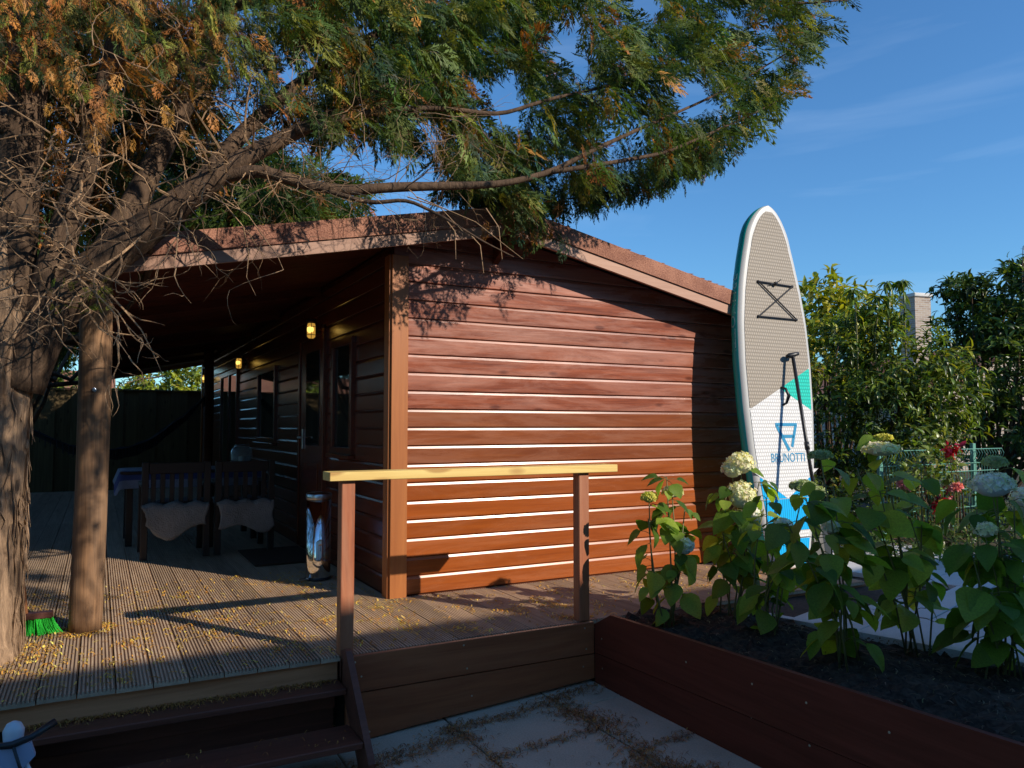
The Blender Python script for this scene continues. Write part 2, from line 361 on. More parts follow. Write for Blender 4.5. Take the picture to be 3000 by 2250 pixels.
# lower patio: slabs in staggered columns, sloping down to the left
def pat_z(x): return -0.348 + 0.055 * (x - 0.86)
patio = tag(MB().add([(-4.4, -8.2, pat_z(-4.4) - 0.045), (0.86, -8.2, pat_z(.86) - 0.045), (0.86, -1.0, pat_z(.86) - 0.045), (-4.4, -1.0, pat_z(-4.4) - 0.045)], [(0, 1, 2, 3)]).build('patio', M_SOIL), kind='structure')
slab_mesh = MB().cbox(-0.297, 0.297, -0.297, 0.297, -0.04, 0, 0.005).mesh('slab', M_SLAB)
for ci in range(-7, 2):
    x0 = 0.505 + 0.602 * ci
    y0 = -1.72 if ci % 2 else -2.03
    for k in range(-9, 2):
        yc = y0 + 0.301 + 0.602 * k
        xc = x0 + 0.301
        if yc > -1.1 or yc < -6.5: continue
        me = slab_mesh
        if ci == 1:
            me = None
        if me is None: continue
        if ci == 0:                                       # cut along the planter
            me = bpy.data.meshes.get('slab_cut') or MB().cbox(-0.297, 0.045, -0.297, 0.297, -0.04, 0, 0.005).mesh('slab_cut', M_SLAB)
        link('slab', me, patio, (xc, yc, pat_z(xc) + rnd.uniform(-.003, .003)), (rnd.uniform(-.006, .006), -atan(0.055) + rnd.uniform(-.005, .005), rnd.uniform(-.006, .006)))

# raised terrace on the right, laid at a slant
terr_ang = radians(16)
terrace = tag(MB().add([(1.55, -1.28, -0.048), (3.2, -0.9, -0.048), (5.6, -0.5, -0.048), (6.4, -6.0, -0.048), (3.4, -6.0, -0.048), (1.95, -1.5, -0.048)], [(5, 4, 3, 2, 1, 0)]).build('terrace', M_SOIL), kind='structure')
tslab = MB().cbox(-0.297, 0.297, -0.197, 0.197, -0.04, 0, 0.004).mesh('slab', M_TERR)
ca, sa = cos(terr_ang), sin(terr_ang)
for i in range(0, 6):
    for j in range(-2, 12):
        u = 0.3 + i * 0.602; v = -(0.1 + j * 0.402 + (0.2 if i % 2 else 0))
        x = 1.85 + u * ca - v * sa; y = -1.36 + v * ca + u * sa
        if y + .36 > -1.12 and x - .36 < 3.4: continue
        link('slab', tslab, terrace, (x, y, -0.004 + rnd.uniform(-.002, .002)), (0, 0, terr_ang + rnd.uniform(-.004, .004)))
kb = MB()
k0 = Vector((1.78, -1.36, 0)); kd = Vector((sa, -ca, 0)); kn = Vector((ca, sa, 0))
for q in range(5):
    a = k0 + kd * (q * 1.0); b = k0 + kd * (q * 1.0 + 0.99); t = kn * 0.055
    MB().prism([a + Vector((0, 0, -.1)), a + t + Vector((0, 0, -.1)), a + t + Vector((0, 0, .012)), a + Vector((0, 0, .012))],
               [b + Vector((0, 0, -.1)), b + t + Vector((0, 0, -.1)), b + t + Vector((0, 0, .012)), b + Vector((0, 0, .012))]).build('kerb', M_TERR, terrace)

# planting bed
gx, gy = np.meshgrid(np.linspace(0.868, 2.9, 70), np.linspace(-1.16, -5.5, 120), indexing='ij')
gz = -0.035 + 0.022 * np.sin(gx * 9 + gy * 5) * np.sin(gy * 7) + nr.normal(0, 0.011, gx.shape) + 0.05 * np.exp(-((gx - 1.5) / 0.5) ** 2)
kx = 1.80 + (-(gy) - 1.36) * math.tan(terr_ang)
gz = np.where(gx > kx - 0.02, -0.055, gz)
b = MB(); b.v = [tuple(p) for p in np.stack([gx, gy, gz], -1).reshape(-1, 3)]
n2 = gx.shape[1]
b.f = [(i * n2 + j, i * n2 + j + 1, (i + 1) * n2 + j + 1, (i + 1) * n2 + j) for i in range(gx.shape[0] - 1) for j in range(n2 - 1)]; b.m = [0] * len(b.f)
tag(b.build('garden_bed', M_SOIL), kind='structure')

# ------------------------------------------------------------------ deck
deck = thing('timber_deck', 'weathered brown ribbed timber deck in front of the cabin and under its veranda', 'deck', (0, 0, 0))
PW, GAP = 0.146, 0.005
def plank_mesh(name, y0, y1):
    n = 9; prof = []
    w = PW / n
    for i in range(n):
        x = -PW / 2 + i * w
        prof += [(x + w * .06, -0.011), (x + w * .13, 0.0), (x + w * .60, 0.0), (x + w * .68, -0.011)]
    prof = [(-PW / 2, -0.004)] + prof + [(PW / 2, -0.004), (PW / 2, -0.026), (-PW / 2, -0.026)]
    return MB().prism([(x, y0, z) for x, z in prof], [(x, y1, z) for x, z in prof]).mesh(name, W_DECK)
pl_front = plank_mesh('plank', -1.12, -0.004)
pl_long = plank_mesh('plank', -1.125, 5.6)
pl_back = plank_mesh('plank', 5.606, 10.9)
x = -3.1
while x < 3.35:
    zz = rnd.uniform(-.0015, .0015); r = rnd.uniform(-.0012, .0012)
    if x + PW / 2 < 0.0:
        link('plank', pl_long, deck, (x, 0, zz), (0, 0, r * .3)); link('plank', pl_back, deck, (x, 0, zz))
    else:
        link('plank', pl_front, deck, (x, 0, zz), (0, 0, r))
    x += PW + GAP
MB().cbox(-3.1, -0.665, -1.10, -1.055, -0.125, -0.027, 0.004).build('front_beam', W_BEAM, deck)
MB().cbox(0.9, 3.36, -1.10, -1.055, -0.125, -0.027, 0.004).build('front_beam', W_BEAM, deck)
for jx in (-2.8, -1.9, -0.95, 0.2, 1.4, 2.6):
    MB().box(jx, jx + 0.07, -1.05, -0.02 if jx > 0 else 10.8, -0.055, -0.0275).build('joist', W_BEAM, deck)
MB().cbox(-0.662, 0.846, -1.172, -1.145, -0.182, 0.0, 0.003).build('fascia_board', W_FASCIA, deck)
# lower fascia board, its underside trimmed upward on the right where the patio rises
A = [(-0.64, -1.170, -0.187), (0.848, -1.170, -0.187), (0.848, -1.170, -0.325), (-0.26, -1.170, -0.395), (-0.60, -1.170, -0.425), (-0.64, -1.170, -0.425)]
MB().prism([(p[0], -1.144, p[2]) for p in A], A).build('fascia_board', W_FASCIA, deck)
sm = MB().lathe([(0.0052, 0), (0.0052, 0.0012), (0.003, 0.0022)], n=8).mesh('screw', M_SCREW)
for sx, sz in ((-0.598, -0.03), (-0.565, -0.105), (-0.56, -0.27), (-0.52, -0.385), (0.0, -0.025), (0.02, -0.15), (0.78, -0.03), (0.79, -0.15), (0.77, -0.25), (0.05, -0.3)):
    link('screw', sm, deck, (sx, -1.1722 if sz > -.185 else -1.1702, sz), (pi / 2, 0, 0))

# wooden steps
steps = thing('wooden_steps', 'dark brown two-tread wooden steps leading up to the deck', 'steps', (-1.35, -1.35, -0.43))
def child(mb, name, m, par, smooth=False):
    o = mb.build(name, m, par, smooth); o.matrix_parent_inverse = Matrix.Translation(-par.location); return o
child(MB().cbox(-2.02, -0.664, -1.262, -1.06, -0.152, -0.122, 0.004), 'tread', W_STEP, steps)
child(MB().cbox(-2.02, -0.664, -1.535, -1.29, -0.312, -0.282, 0.004), 'tread', W_STEP, steps)
child(MB().cbox(-2.02, -0.664, -1.052, -1.03, -0.28, -0.13, 0.003), 'riser', W_STEP, steps)
child(MB().cbox(-2.02, -0.664, -1.03, -1.01, -0.44, -0.284, 0.003), 'riser', W_STEP, steps)
for sx in (-0.662,):
    P = [(-1.20, 0.052), (-1.225, 0.045), (-1.585, -0.335), (-1.60, -0.36), (-1.60, -0.475), (-1.50, -0.475), (-1.12, -0.10), (-1.12, 0.02)]
    child(MB().prism([(sx, y, z) for y, z in P], [(sx + 0.032, y, z) for y, z in P]), 'stringer', W_STEP, steps)

child(MB().cbox(-2.02, -1.97, -1.5, -1.06, -0.47, -0.3125, 0.004), 'support', W_STEP, steps)
child(MB().cbox(-2.02, -1.97, -1.25, -1.06, -0.2815, -0.1525, 0.004), 'support', W_STEP, steps)

# planter side wall
plt = thing('planter_wall', 'dark red-brown board wall holding back the flower bed beside the patio', 'planter', (0.86, -1.2, -0.34))
def topz(y): return 0.074 + (y + 1.373) * (0.14 - 0.074) / (-3.584 + 1.373)
P1 = [(-1.176, -0.175), (-1.176, -0.012), (-1.335, topz(-1.335)), (-4.9, topz(-4.9)), (-4.9, -0.10)]
child(MB().prism([(0.846, y, z) for y, z in P1], [(0.872, y, z) for y, z in P1]), 'board', W_PLANTER, plt)
P2 = [(-1.176, -0.36), (-1.176, -0.179), (-4.9, -0.104), (-4.9, -0.36)]
child(MB().prism([(0.849, y, z) for y, z in P2], [(0.872, y, z) for y, z in P2]), 'board', W_PLANTER, plt)
for sy, sz in ((-1.98, -0.02), (-1.99, -0.135), (-2.42, 0.0), (-2.41, -0.15), (-2.72, 0.01), (-2.73, -0.16), (-3.1, 0.02), (-3.12, -0.12), (-1.25, -.08), (-1.25, -.25)):
    o = link('screw', sm, plt, (0.8458 if sz > -.1 else 0.8488, sy, sz), (0, -pi / 2, 0)); o.matrix_parent_inverse = Matrix.Translation(-plt.location)

# railing
rail = thing('deck_railing', 'short deck railing with a pale new pine handrail on two red-brown posts', 'railing', (0.1, -1.12, 0))
child(MB().cbox(-0.738, 1.026, -1.172, -1.035, 0.877, 0.921, 0.003), 'handrail', W_RAIL, rail)
for px0, px1, py in ((-0.668, -0.598, -1.142), (0.765, 0.836, -1.142)):
    child(MB().cbox(px0, px1, py, py + 0.07, 0.0, 0.8765, 0.004), 'post', W_RPOST, rail)

# ------------------------------------------------------------------ cabin
cab = thing('wooden_cabin', 'red-brown clapboard cabin with a shallow gable roof and open veranda', 'cabin', (0, 0, 0))
RX, SL = 0.79, 0.2065          # ridge line, roof slope
ZB = 2.515                     # underside of the bargeboard at the ridge
XL, XR = -1.775, 3.62
YB, YE = -0.25, 11.05
def ru(x, off=0.0): return ZB + off - SL * abs(x - RX)
BP, BD = 0.1262, 0.016
def bprof(z0):
    """clapboard cross-section (outward distance, z): rounded nose at the bottom, flat face, rounded shoulder at the top"""
    h = BP
    return [(0.0, z0 + 0.0015), (BD - .003, z0 + 0.0015), (BD, z0 + 0.005), (BD, z0 + h - 0.0235), (BD - .0012, z0 + h - 0.0215), (BD - .006, z0 + h - 0.0075),
            (BD - .0085, z0 + h - 0.0055), (BD - .0125, z0 + h - 0.004), (BD - .0128, z0 + h - 0.0005), (0.0, z0 + h - 0.0005)]
ztop_g = ru(RX, 0.06)
WXR = 3.42
k = 0; z = 0.012
while z < ztop_g - 0.02:
    A, Bq = [], []
    for d, zz in bprof(z):
        zc = min(zz, ztop_g)
        lim = (ZB + 0.06 - zc) / SL
        A.append((max(0.0, RX - lim), -d, zc)); Bq.append((min(WXR, RX + lim), -d, zc))
    MB().prism(A, Bq).build('board', W_WORN if z > 1.262 else (W_MID if z > 0.80 else W_FRESH), cab)
    z += BP; k += 1
z = 0.012
while z < 2.33:
    P = bprof(z)
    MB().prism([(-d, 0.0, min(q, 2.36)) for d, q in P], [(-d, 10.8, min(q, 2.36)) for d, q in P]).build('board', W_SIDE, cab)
    z += BP
core = MB()
core.prism([(0.001, 0.001, -0.1), (WXR, 0.001, -0.1), (WXR, 0.001, ru(WXR, .05)), (RX, 0.001, ru(RX, .05)), (0.001, 0.001, ru(0, .05))],
           [(0.001, 10.8, -0.1), (WXR, 10.8, -0.1), (WXR, 10.8, ru(WXR, .05)), (RX, 10.8, ru(RX, .05)), (0.001, 10.8, ru(0, .05))])
core.build('wall', W_SOFFIT, cab)
MB().cbox(-0.021, 0.098, -0.036, -0.0165, 0.0, 2.33, 0.002).build('corner_trim', W_TRIM, cab)
MB().cbox(-0.036, -0.0165, -0.0165, 0.08, 0.0, 2.33, 0.002).build('corner_trim', W_TRIM, cab)
MB().cbox(WXR - 0.09, WXR + 0.02, -0.036, -0.0165, 0.0, 2.08, 0.002).build('corner_trim', W_TRIM, cab)
MB().cbox(-0.04, -0.0165, 10.7, 10.82, 0.0, 2.33, 0.002).build('corner_trim', W_TRIM, cab)
# roof: two slopes, bargeboards, felt edge strips, ridge flap
def slope(x0, x1, y0, y1, o0, o1):
    return MB().prism([(x0, y0, ru(x0, o0)), (x1, y0, ru(x1, o0)), (x1, y0, ru(x1, o1)), (x0, y0, ru(x0, o1))],
                      [(x0, y1, ru(x0, o0)), (x1, y1, ru(x1, o0)), (x1, y1, ru(x1, o1)), (x0, y1, ru(x0, o1))])
roofL = slope(XL + .02, RX, YB + .03, YE, 0.085, 0.195).build('roof', M_SHINGLE, cab)
roofR = slope(RX, XR - .02, YB + .03, YE, 0.085, 0.195).build('roof', M_SHINGLE, cab)
for (x0, x1, rf) in ((XL, 0.752, roofL), (0.80, XR, roofR)):
    slope(x0, x1, YB, YB + 0.026, 0.0, 0.078).build('bargeboard', W_BARGE, cab)
    slope(x0, x1, YE, YE + 0.026, 0.0, 0.078).build('bargeboard', W_BARGE, cab)
for (x0, x1) in ((XL, RX), (RX, XR)):
    slope(x0, x1, YB - 0.013, YB + 0.029, 0.081, 0.206).build('felt_edge', M_FELT, cab)
    slope(x0, x1, YE - 0.02, YE + 0.03, 0.081, 0.206).build('felt_edge', M_FELT, cab)
for xe, s in ((XL, 1), (XR, -1)):
    MB().prism([(xe, YB + .03, ru(xe, 0)), (xe + .024 * s, YB + .03, ru(xe, 0)), (xe + .024 * s, YB + .03, ru(xe, .2)), (xe, YB + .03, ru(xe, .2))],
               [(xe, YE, ru(xe, 0)), (xe + .024 * s, YE, ru(xe, 0)), (xe + .024 * s, YE, ru(xe, .2)), (xe, YE, ru(xe, .2))]).build('eaves_board', M_FELT, cab)
MB().prism([(0.748, YB - .018, ru(.75, .1)), (0.803, YB - .018, ru(.80, .1)), (0.795, YB - .016, ZB - .012), (0.768, YB - .016, ZB - .005)],
           [(0.748, YB - .001, ru(.75, .1)), (0.803, YB - .001, ru(.80, .1)), (0.795, YB - .001, ZB - .012), (0.768, YB - .001, ZB - .005)]).build('ridge_flap', M_FELT, cab)
# shingle tabs along the right verge
tb = MB()
for q in range(38):
    xx = 0.95 + q * 0.069
    if rnd.random() < .5: continue
    tb.box(xx + rnd.uniform(0, .02), xx + rnd.uniform(.03, .065), YB - .006, YB + .05, ru(xx, .205), ru(xx, .205) + rnd.uniform(.002, .007))
tag(tb.build('shingle_edge', M_SHINGLE, cab), kind='stuff')
# soffit and veranda ceiling boards running down the slope
for side, (x0, x1) in enumerate(((XL + .026, -0.002), (-0.002, RX - .002), (RX + .002, XR - .026))):
    ylim = 10.98 if side == 0 else -0.02
    y = YB + 0.032
    cm = None
    while y < ylim - .1:
        if cm is None:
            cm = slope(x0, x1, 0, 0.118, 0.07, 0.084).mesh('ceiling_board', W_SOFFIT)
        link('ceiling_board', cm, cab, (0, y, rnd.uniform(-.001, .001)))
        y += 0.124
        if side and y > -0.1: break
# rafters under the ceiling
rm = slope(XL + .03, -0.02, 0, 0.045, 0.0, 0.069).mesh('rafter', W_SOFFIT)
for yy in (1.9, 3.7, 5.5, 7.3, 9.1): link('rafter', rm, cab, (0, yy, 0))
MB().prism([(0.755, -.236, ZB - .002), (0.80, -.236, ZB - .002), (0.80, -.236, ZB - .06), (0.755, -.236, ZB - .06)], [(0.755, -.018, ZB - .002), (0.80, -.018, ZB - .002), (0.80, -.018, ZB - .17), (0.755, -.018, ZB - .17)]).build('ridge_bracket', W_SOFFIT, cab)
# veranda posts
def postmesh(h, r):
    n = 20; m = MB(); vs = []; fs = []
    lv = 26
    for i in range(lv + 1):
        zz = h * i / lv
        for kk in range(n):
            t = 2 * pi * kk / n
            rr = r * (1 + 0.018 * sin(3 * t + zz * 1.3) + 0.012 * sin(7 * t - zz * 2) + 0.01 * sin(zz * 5))
            vs.append((rr * cos(t) + .012 * sin(zz * 1.4), rr * sin(t), zz))
    for i in range(lv):
        for kk in range(n): fs.append((i * n + kk, i * n + (kk + 1) % n, (i + 1) * n + (kk + 1) % n, (i + 1) * n + kk))
    fs.append(tuple(range(n))[::-1]); fs.append(tuple(lv * n + q for q in range(n)))
    return m.add(vs, fs)
pm = postmesh(2.02, 0.085).mesh('veranda_post', W_ROUND, True)
p0 = link('veranda_post', pm, cab, (-1.80, 0.04, 0.0))
link('veranda_post', pm, cab, (-1.80, 5.4, 0.0)); link('veranda_post', pm, cab, (-1.80, 10.6, 0.0))
MB().lathe([(0.012, 0), (0.012, 0.004), (0.006, 0.006)], n=12).build('bolt', M_STEEL, p0).matrix_local = Matrix.Translation((0.01, -0.088, 1.36)) @ Matrix.Rotation(pi / 2, 4, 'X')
link('veranda_post', postmesh(2.3, 0.07).mesh('veranda_post', W_SOFFIT, True), cab, (-0.33, 7.25, 0.0))

# openings in the veranda wall (wall faces -X)
def window(name, y0, y1, z0, z1, bars=(), cat='window'):
    w = MB()
    t, d = 0.055, 0.045
    fr = MB(); fr.cbox(-d, -.001, y0, y1, z1 - t, z1, .003); fr.cbox(-d, -.001, y0, y1, z0, z0 + t, .003)
    fr.cbox(-d, -.001, y0, y0 + t, z0 + t, z1 - t, .003); fr.cbox(-d, -.001, y1 - t, y1, z0 + t, z1 - t, .003)
    for yb in bars: fr.cbox(-d + .004, -.001, yb - .03, yb + .03, z0 + t, z1 - t, .003)
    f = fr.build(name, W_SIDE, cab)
    ys = [y0 + t] + [q for yb in bars for q in (yb - .03, yb + .03)] + [y1 - t]
    for i in range(0, len(ys), 2):
        MB().box(-0.022, -0.018, ys[i], ys[i + 1], z0 + t, z1 - t).build('pane', M_GLASS, f)
    MB().cbox(-0.075, -0.02, y0 - .03, y1 + .03, z0 - .03, z0 - .002, .003).build('sill', W_SIDE, f)
    return f
window('window', 0.84, 1.43, 0.93, 1.86)
window('window', 3.80, 4.88, 0.97, 1.84)
window('french_doors', 6.5, 8.15, 0.05, 1.98, bars=(7.3,))
dr = MB(); dr.cbox(-.036, -.001, 1.66, 2.62, 0.02, 2.02, .003)
door = dr.build('door', W_SIDE, cab)
MB().cbox(-.05, -.0365, 1.66, 1.72, 0.02, 2.02, .003).build('frame', W_SIDE, door)
MB().cbox(-.05, -.0365, 2.56, 2.62, 0.02, 2.02, .003).build('frame', W_SIDE, door)
MB().cbox(-.05, -.0365, 1.7205, 2.5595, 1.96, 2.02, .003).build('frame', W_SIDE, door)
MB().cbox(-.044, -.0365, 1.86, 2.30, 0.2, 0.82, .003).build('panel', W_SIDE, door)
gl = MB(); gl.box(-.041, -.0365, 1.84, 2.32, 0.98, 1.84); gl.build('pane', M_GLASS, door)
h = MB(); h.cbox(-.052, -.037, 2.40, 2.432, 0.94, 1.13, .003); h.tube([(-.05, 2.415, 1.05), (-.09, 2.415, 1.05), (-.095, 2.40, 1.05), (-.095, 2.29, 1.05)], .009, 8)
h.build('handle', M_STEEL, door)
# vent on the roof behind the ridge
vt = thing('roof_vent', 'small flat grey metal roof vent just beyond the ridge', 'vent', (1.15, 0.9, 2.58))
o = MB().cbox(-.10, .10, -.10, .10, -0.02, 0.1, .004).build('base', M_STEEL, vt)
o = MB().cbox(-.16, .16, -.16, .16, 0.1, 0.135, .006).build('cap', M_STEEL, vt)

# wall lamps, lit
M_AMBER, N_, L_, B_ = mat('lit_amber_glass')
B_.inputs['Base Color'].default_value = (0.75, 0.48, 0.15, 1); B_.inputs['Roughness'].default_value = 0.25
B_.inputs['Emission Color'].default_value = (1.0, 0.52, 0.08, 1); B_.inputs['Emission Strength'].default_value = 0.35
M_BULB, N_, L_, B_ = mat('lit_bulb')
B_.inputs['Emission Color'].default_value = (1.0, 0.62, 0.13, 1); B_.inputs['Emission Strength'].default_value = 1.3
def lamp(y, label):
    t = thing('wall_lamp', label, 'lamp', (-0.13, y, 1.93), 'wall lamps along the veranda')
    a = MB(); a.lathe([(0.02, 0.0), (0.034, .006), (.038, .03), (.038, .105), (.03, .13), (.012, .14)], n=18)
    a.build('glass', M_AMBER, t, True)
    MB().ball((-.012, -.02, .075), .031, 14, sq=(1, 1, 1.15)).build('bulb', M_BULB, t, True)
    c = MB()
    for q in range(6):
        an = q * pi / 3 + .3; rr = .044
        c.tube([(rr * cos(an) * s_, rr * sin(an) * s_, z_) for s_, z_ in ((.5, -.008), (1, .012), (1, .12), (.8, .14), (.3, .152))], .003, 5)
    for zz in (.028, .1): c.tube([(.045 * cos(q * pi / 9), .045 * sin(q * pi / 9), zz) for q in range(19)], .003, 5)
    c.build('cage', M_IRON, t)
    b = MB(); b.lathe([(.0, 0), (.035, 0), (.046, .012), (.046, .03), (.02, .04), (.0, .04)], n=16)
    o = b.build('cap', M_IRON, t, False, (0, 0, 0.132))
    br = MB(); br.tube([(.03, 0, .06), (.08, 0, .06), (.112, 0, .06)], .018, 10); br.cbox(.10, .1135, -.045, .045, 0.0, .13, .004)
    br.build('bracket', M_IRON, t)
lamp(1.78, 'lit caged amber wall lamp above the glazed door')
lamp(5.75, 'lit caged amber wall lamp between the veranda window and the french doors')
lamp(9.5, 'lit caged amber wall lamp at the far end of the veranda wall')

# ------------------------------------------------------------------ paddle board and paddle
sup = thing('paddle_board', 'grey, teal and white inflatable paddle board leaning upright against the roof edge', 'paddle board', (3.26, -0.5, 0.0))
tilt = atan(0.215 / 3.05)
sup.rotation_euler = (-tilt, 0, radians(0))
SL_ = 3.055
hwk = [(0, .16), (.03, .21), (.1, .25), (.3, .295), (.6, .345), (.95, .392), (1.3, .42), (1.7, .43), (2.05, .415), (2.35, .372), (2.6, .315), (2.72, .280), (2.8, .242), (2.92, .178), (3.0, .118), (3.035, .075), (SL_, .02)]
def hw(v):
    if v > 2.72: return .276 * max(0.0, 1 - ((v - 2.72) / (SL_ - 2.72)) ** 1.5) ** .56 + .002
    return float(np.interp(v, [a for a, _ in hwk], [b for _, b in hwk]))
def hws(v):
    return (hw(max(0, v - .05)) + hw(v) * 2 + hw(min(SL_, v + .05))) / 4 if 0.06 < v < 2.7 else hw(v)
SV = [0, .015, .03, .06, .1] + [0.15 + i * .075 for i in range(36)] + [2.8 + .02 * i for i in range(11)] + [3.01, 3.02, 3.03, 3.038, 3.045, 3.05, 3.053, SL_]
SV = sorted(set(SV)); TH = 0.118
M_SGREY = plain('board_rail_grey', (0.50, 0.50, 0.49), 0.4)
M_STEAL = plain('board_side_teal', (0.005, 0.40, 0.355), 0.35)
M_SWHITE = plain('board_rim_white', (0.64, 0.64, 0.63), 0.4)
body = MB(); nseg = 20; vs = []; fs = []; mi = []
for v in SV:
    w = hws(v); th = TH * min(1, 0.35 + 3.0 * w); rk = 0.025 * max(0, (v - 2.3) / .75) ** 2
    er = min(th / 2, w * .9)
    ring = []
    ring.append((-(w - er), 0)); ring.append((w - er, 0))
    for q in range(1, 17): a = -pi / 2 + pi * q / 17; ring.append((w - er + er * cos(a), th / 2 + (th / 2) * sin(a)))
    ring.append((w - er, th)); ring.append((-(w - er), th))
    for q in range(1, 17): a = pi / 2 + pi * q / 17; ring.append((-(w - er) + er * cos(a), th / 2 + (th / 2) * sin(a)))
    for (u, d) in ring: vs.append((u, d - rk, v))
R = len(ring)
for i in range(len(SV) - 1):
    for q in range(R):
        fs.append((i * R + q, i * R + (q + 1) % R, (i + 1) * R + (q + 1) % R, (i + 1) * R + q))
        if 1 <= q <= 5 or q >= R - 5: m_ = 0
        elif q == 0: m_ = 2
        else: m_ = 1
        mi.append(m_)
fs.append(tuple(range(R))[::-1]); mi.append(0); fs.append(tuple((len(SV) - 1) * R + q for q in range(R))); mi.append(0)
body.v = vs; body.f = fs; body.m = mi
ob = body.build('hull', [M_SGREY, M_STEAL, M_SWHITE], sup, True)
def padmat(name, col, groove=None):
    m, N, L, B = mat(name)
    t = N.new('ShaderNodeTexCoord'); sx = N.new('ShaderNodeSeparateXYZ'); L.new(t.outputs['Object'], sx.inputs[0])
    def mth(op, a, bb):
        n = N.new('ShaderNodeMath'); n.operation = op
        for i_, q in enumerate((a, bb)):
            if isinstance(q, (int, float)): n.inputs[i_].default_value = q
            elif q is not None: L.new(q, n.inputs[i_])
        return n.outputs[0]
    X, Z = sx.outputs['X'], sx.outputs['Z']
    if groove: hgt = mth('ABSOLUTE', mth('SINE', mth('MULTIPLY', X, 130.0), None), None)
    else:
        row = mth('FLOOR', mth('MULTIPLY', Z, 34.0), None)
        ph = mth('MULTIPLY', mth('MODULO', row, 2.0), pi)
        hx = mth('ABSOLUTE', mth('SINE', mth('ADD', mth('MULTIPLY', X, 125.0), mth('MULTIPLY', ph, 0.5)), None), None)
        hz = mth('SINE', mth('MULTIPLY', mth('FRACT', mth('MULTIPLY', Z, 34.0), None), pi), None)
        hgt = mth('MULTIPLY', hx, hz)
    cr_ = N.new('ShaderNodeMapRange'); cr_.inputs['To Min'].default_value = 0.62; cr_.inputs['To Max'].default_value = 1.12; L.new(hgt, cr_.inputs['Value'])
    v = N.new('ShaderNodeVectorMath'); v.operation = 'SCALE'; v.inputs[0].default_value = col; L.new(cr_.outputs['Result'], v.inputs['Scale'])
    L.new(v.outputs['Vector'], B.inputs['Base Color']); B.inputs['Roughness'].default_value = 0.7; B.inputs['Specular IOR Level'].default_value = 0.25
    bp = N.new('ShaderNodeBump'); bp.inputs['Strength'].default_value = 0.5; bp.inputs['Distance'].default_value = 0.004; L.new(hgt, bp.inputs['Height']); L.new(bp.outputs['Normal'], B.inputs['Normal'])
    return m
PADS = dict(grey=padmat('pad_grey', (0.40, 0.35, 0.29)), white=padmat('pad_white', (0.80, 0.80, 0.80)), teal=padmat('pad_teal', (0.02, 0.62, 0.50)), blue=padmat('pad_blue', (0.0, 0.40, 0.82), True))
def padw(v): return max(0.0, min(hws(v), hws(min(SL_, v + .04))) - 0.062 * min(1, hws(v) / .25))
def rk_(v): return 0.025 * max(0, (v - 2.3) / .75) ** 2
AP, SG = 1.475, 0.5
def blue_top(u): return 0.56 + 0.62 * abs(u)
regs = {
 'grey': lambda v: (-padw(v), min(padw(v), (v - AP) / SG)) if v > AP - SG * .42 else None,
 'teal': lambda v: (abs(v - AP) / SG, padw(v)) if abs(v - AP) < SG * .42 else None,
}
def strip(name, colr, fn, v0, v1, n, off=0.004):
    m = MB(); prev = None
    for i in range(n + 1):
        v = v0 + (v1 - v0) * i / n; r = fn(v)
        if r is None or r[1] - r[0] < 0.001: prev = None; continue
        cur = (r[0], r[1], v)
        if prev:
            a, bq = prev, cur
            f = [(a[0], -off - rk_(a[2]), a[2]), (a[1], -off - rk_(a[2]), a[2]), (bq[1], -off - rk_(bq[2]), bq[2]), (bq[0], -off - rk_(bq[2]), bq[2])]
            k_ = [(p[0], p[1] + off - .0005, p[2]) for p in f]
            m.add(f + k_, [(0, 1, 2, 3), (0, 3, 7, 4), (1, 5, 6, 2)])
        prev = cur
    return m.build(name, PADS[colr], sup)
strip('deck_pad', 'grey', regs['grey'], 1.25, 3.028, 120)
strip('deck_pad', 'teal', regs['teal'], 1.26, 1.70, 44)
strip('deck_pad', 'white', lambda v: (-min(padw(v), (AP - v) / SG - .002), min(padw(v), (AP - v) / SG - .002)), 0.80, AP - .004, 60)
strip('deck_pad', 'white', lambda v: (-max(0.0, (v - .56) / .62), max(0.0, (v - .56) / .62)), 0.565, 0.7995, 20)
strip('tail_pad', 'blue', lambda v: (-padw(v), -max(0.0, (v - .56) / .62) - .002) if v > .562 else None, 0.565, 0.78, 20)
strip('tail_pad', 'blue', lambda v: (max(0.0, (v - .56) / .62) + .002, padw(v)) if v > .562 else None, 0.565, 0.78, 20)
strip('tail_pad', 'blue', lambda v: (-padw(v), padw(v)), 0.30, 0.56, 16)
strip('deck_pad', 'white', lambda v: (-padw(v) * .9, padw(v) * .9), 0.235, 0.297, 6)
strip('tail_pad', 'blue', lambda v: (-padw(v), padw(v)), 0.03, 0.232, 12)
M_PRINT = plain('print_blue', (0.0, 0.24, 0.46), 0.6)
M_PRINTW = plain('print_white', (0.55, 0.78, 0.74), 0.6)
def text_mesh(body_, size, m):
    cu = bpy.data.curves.new('lettering', 'FONT'); cu.body = body_; cu.size = size; cu.align_x = 'CENTER'; cu.extrude = 0.0006
    to = bpy.data.objects.new('tmp', cu); COL.objects.link(to)
    dg = bpy.context.evaluated_depsgraph_get(); me = bpy.data.meshes.new_from_object(to.evaluated_get(dg))
    bpy.data.objects.remove(to, do_unlink=True); bpy.data.curves.remove(cu)
    me.materials.clear(); me.materials.append(m); return me
tm = text_mesh('BRUNOTTI', 0.105, M_PRINT)
to = link('lettering', tm, sup, (0.035, -0.0055, 0.862), (pi / 2, 0, 0))
bbx = [v.co.x for v in tm.vertices]; to.scale = (0.39 / (max(bbx) - min(bbx)), 1, 1)
lg = MB(); th_ = 0.026
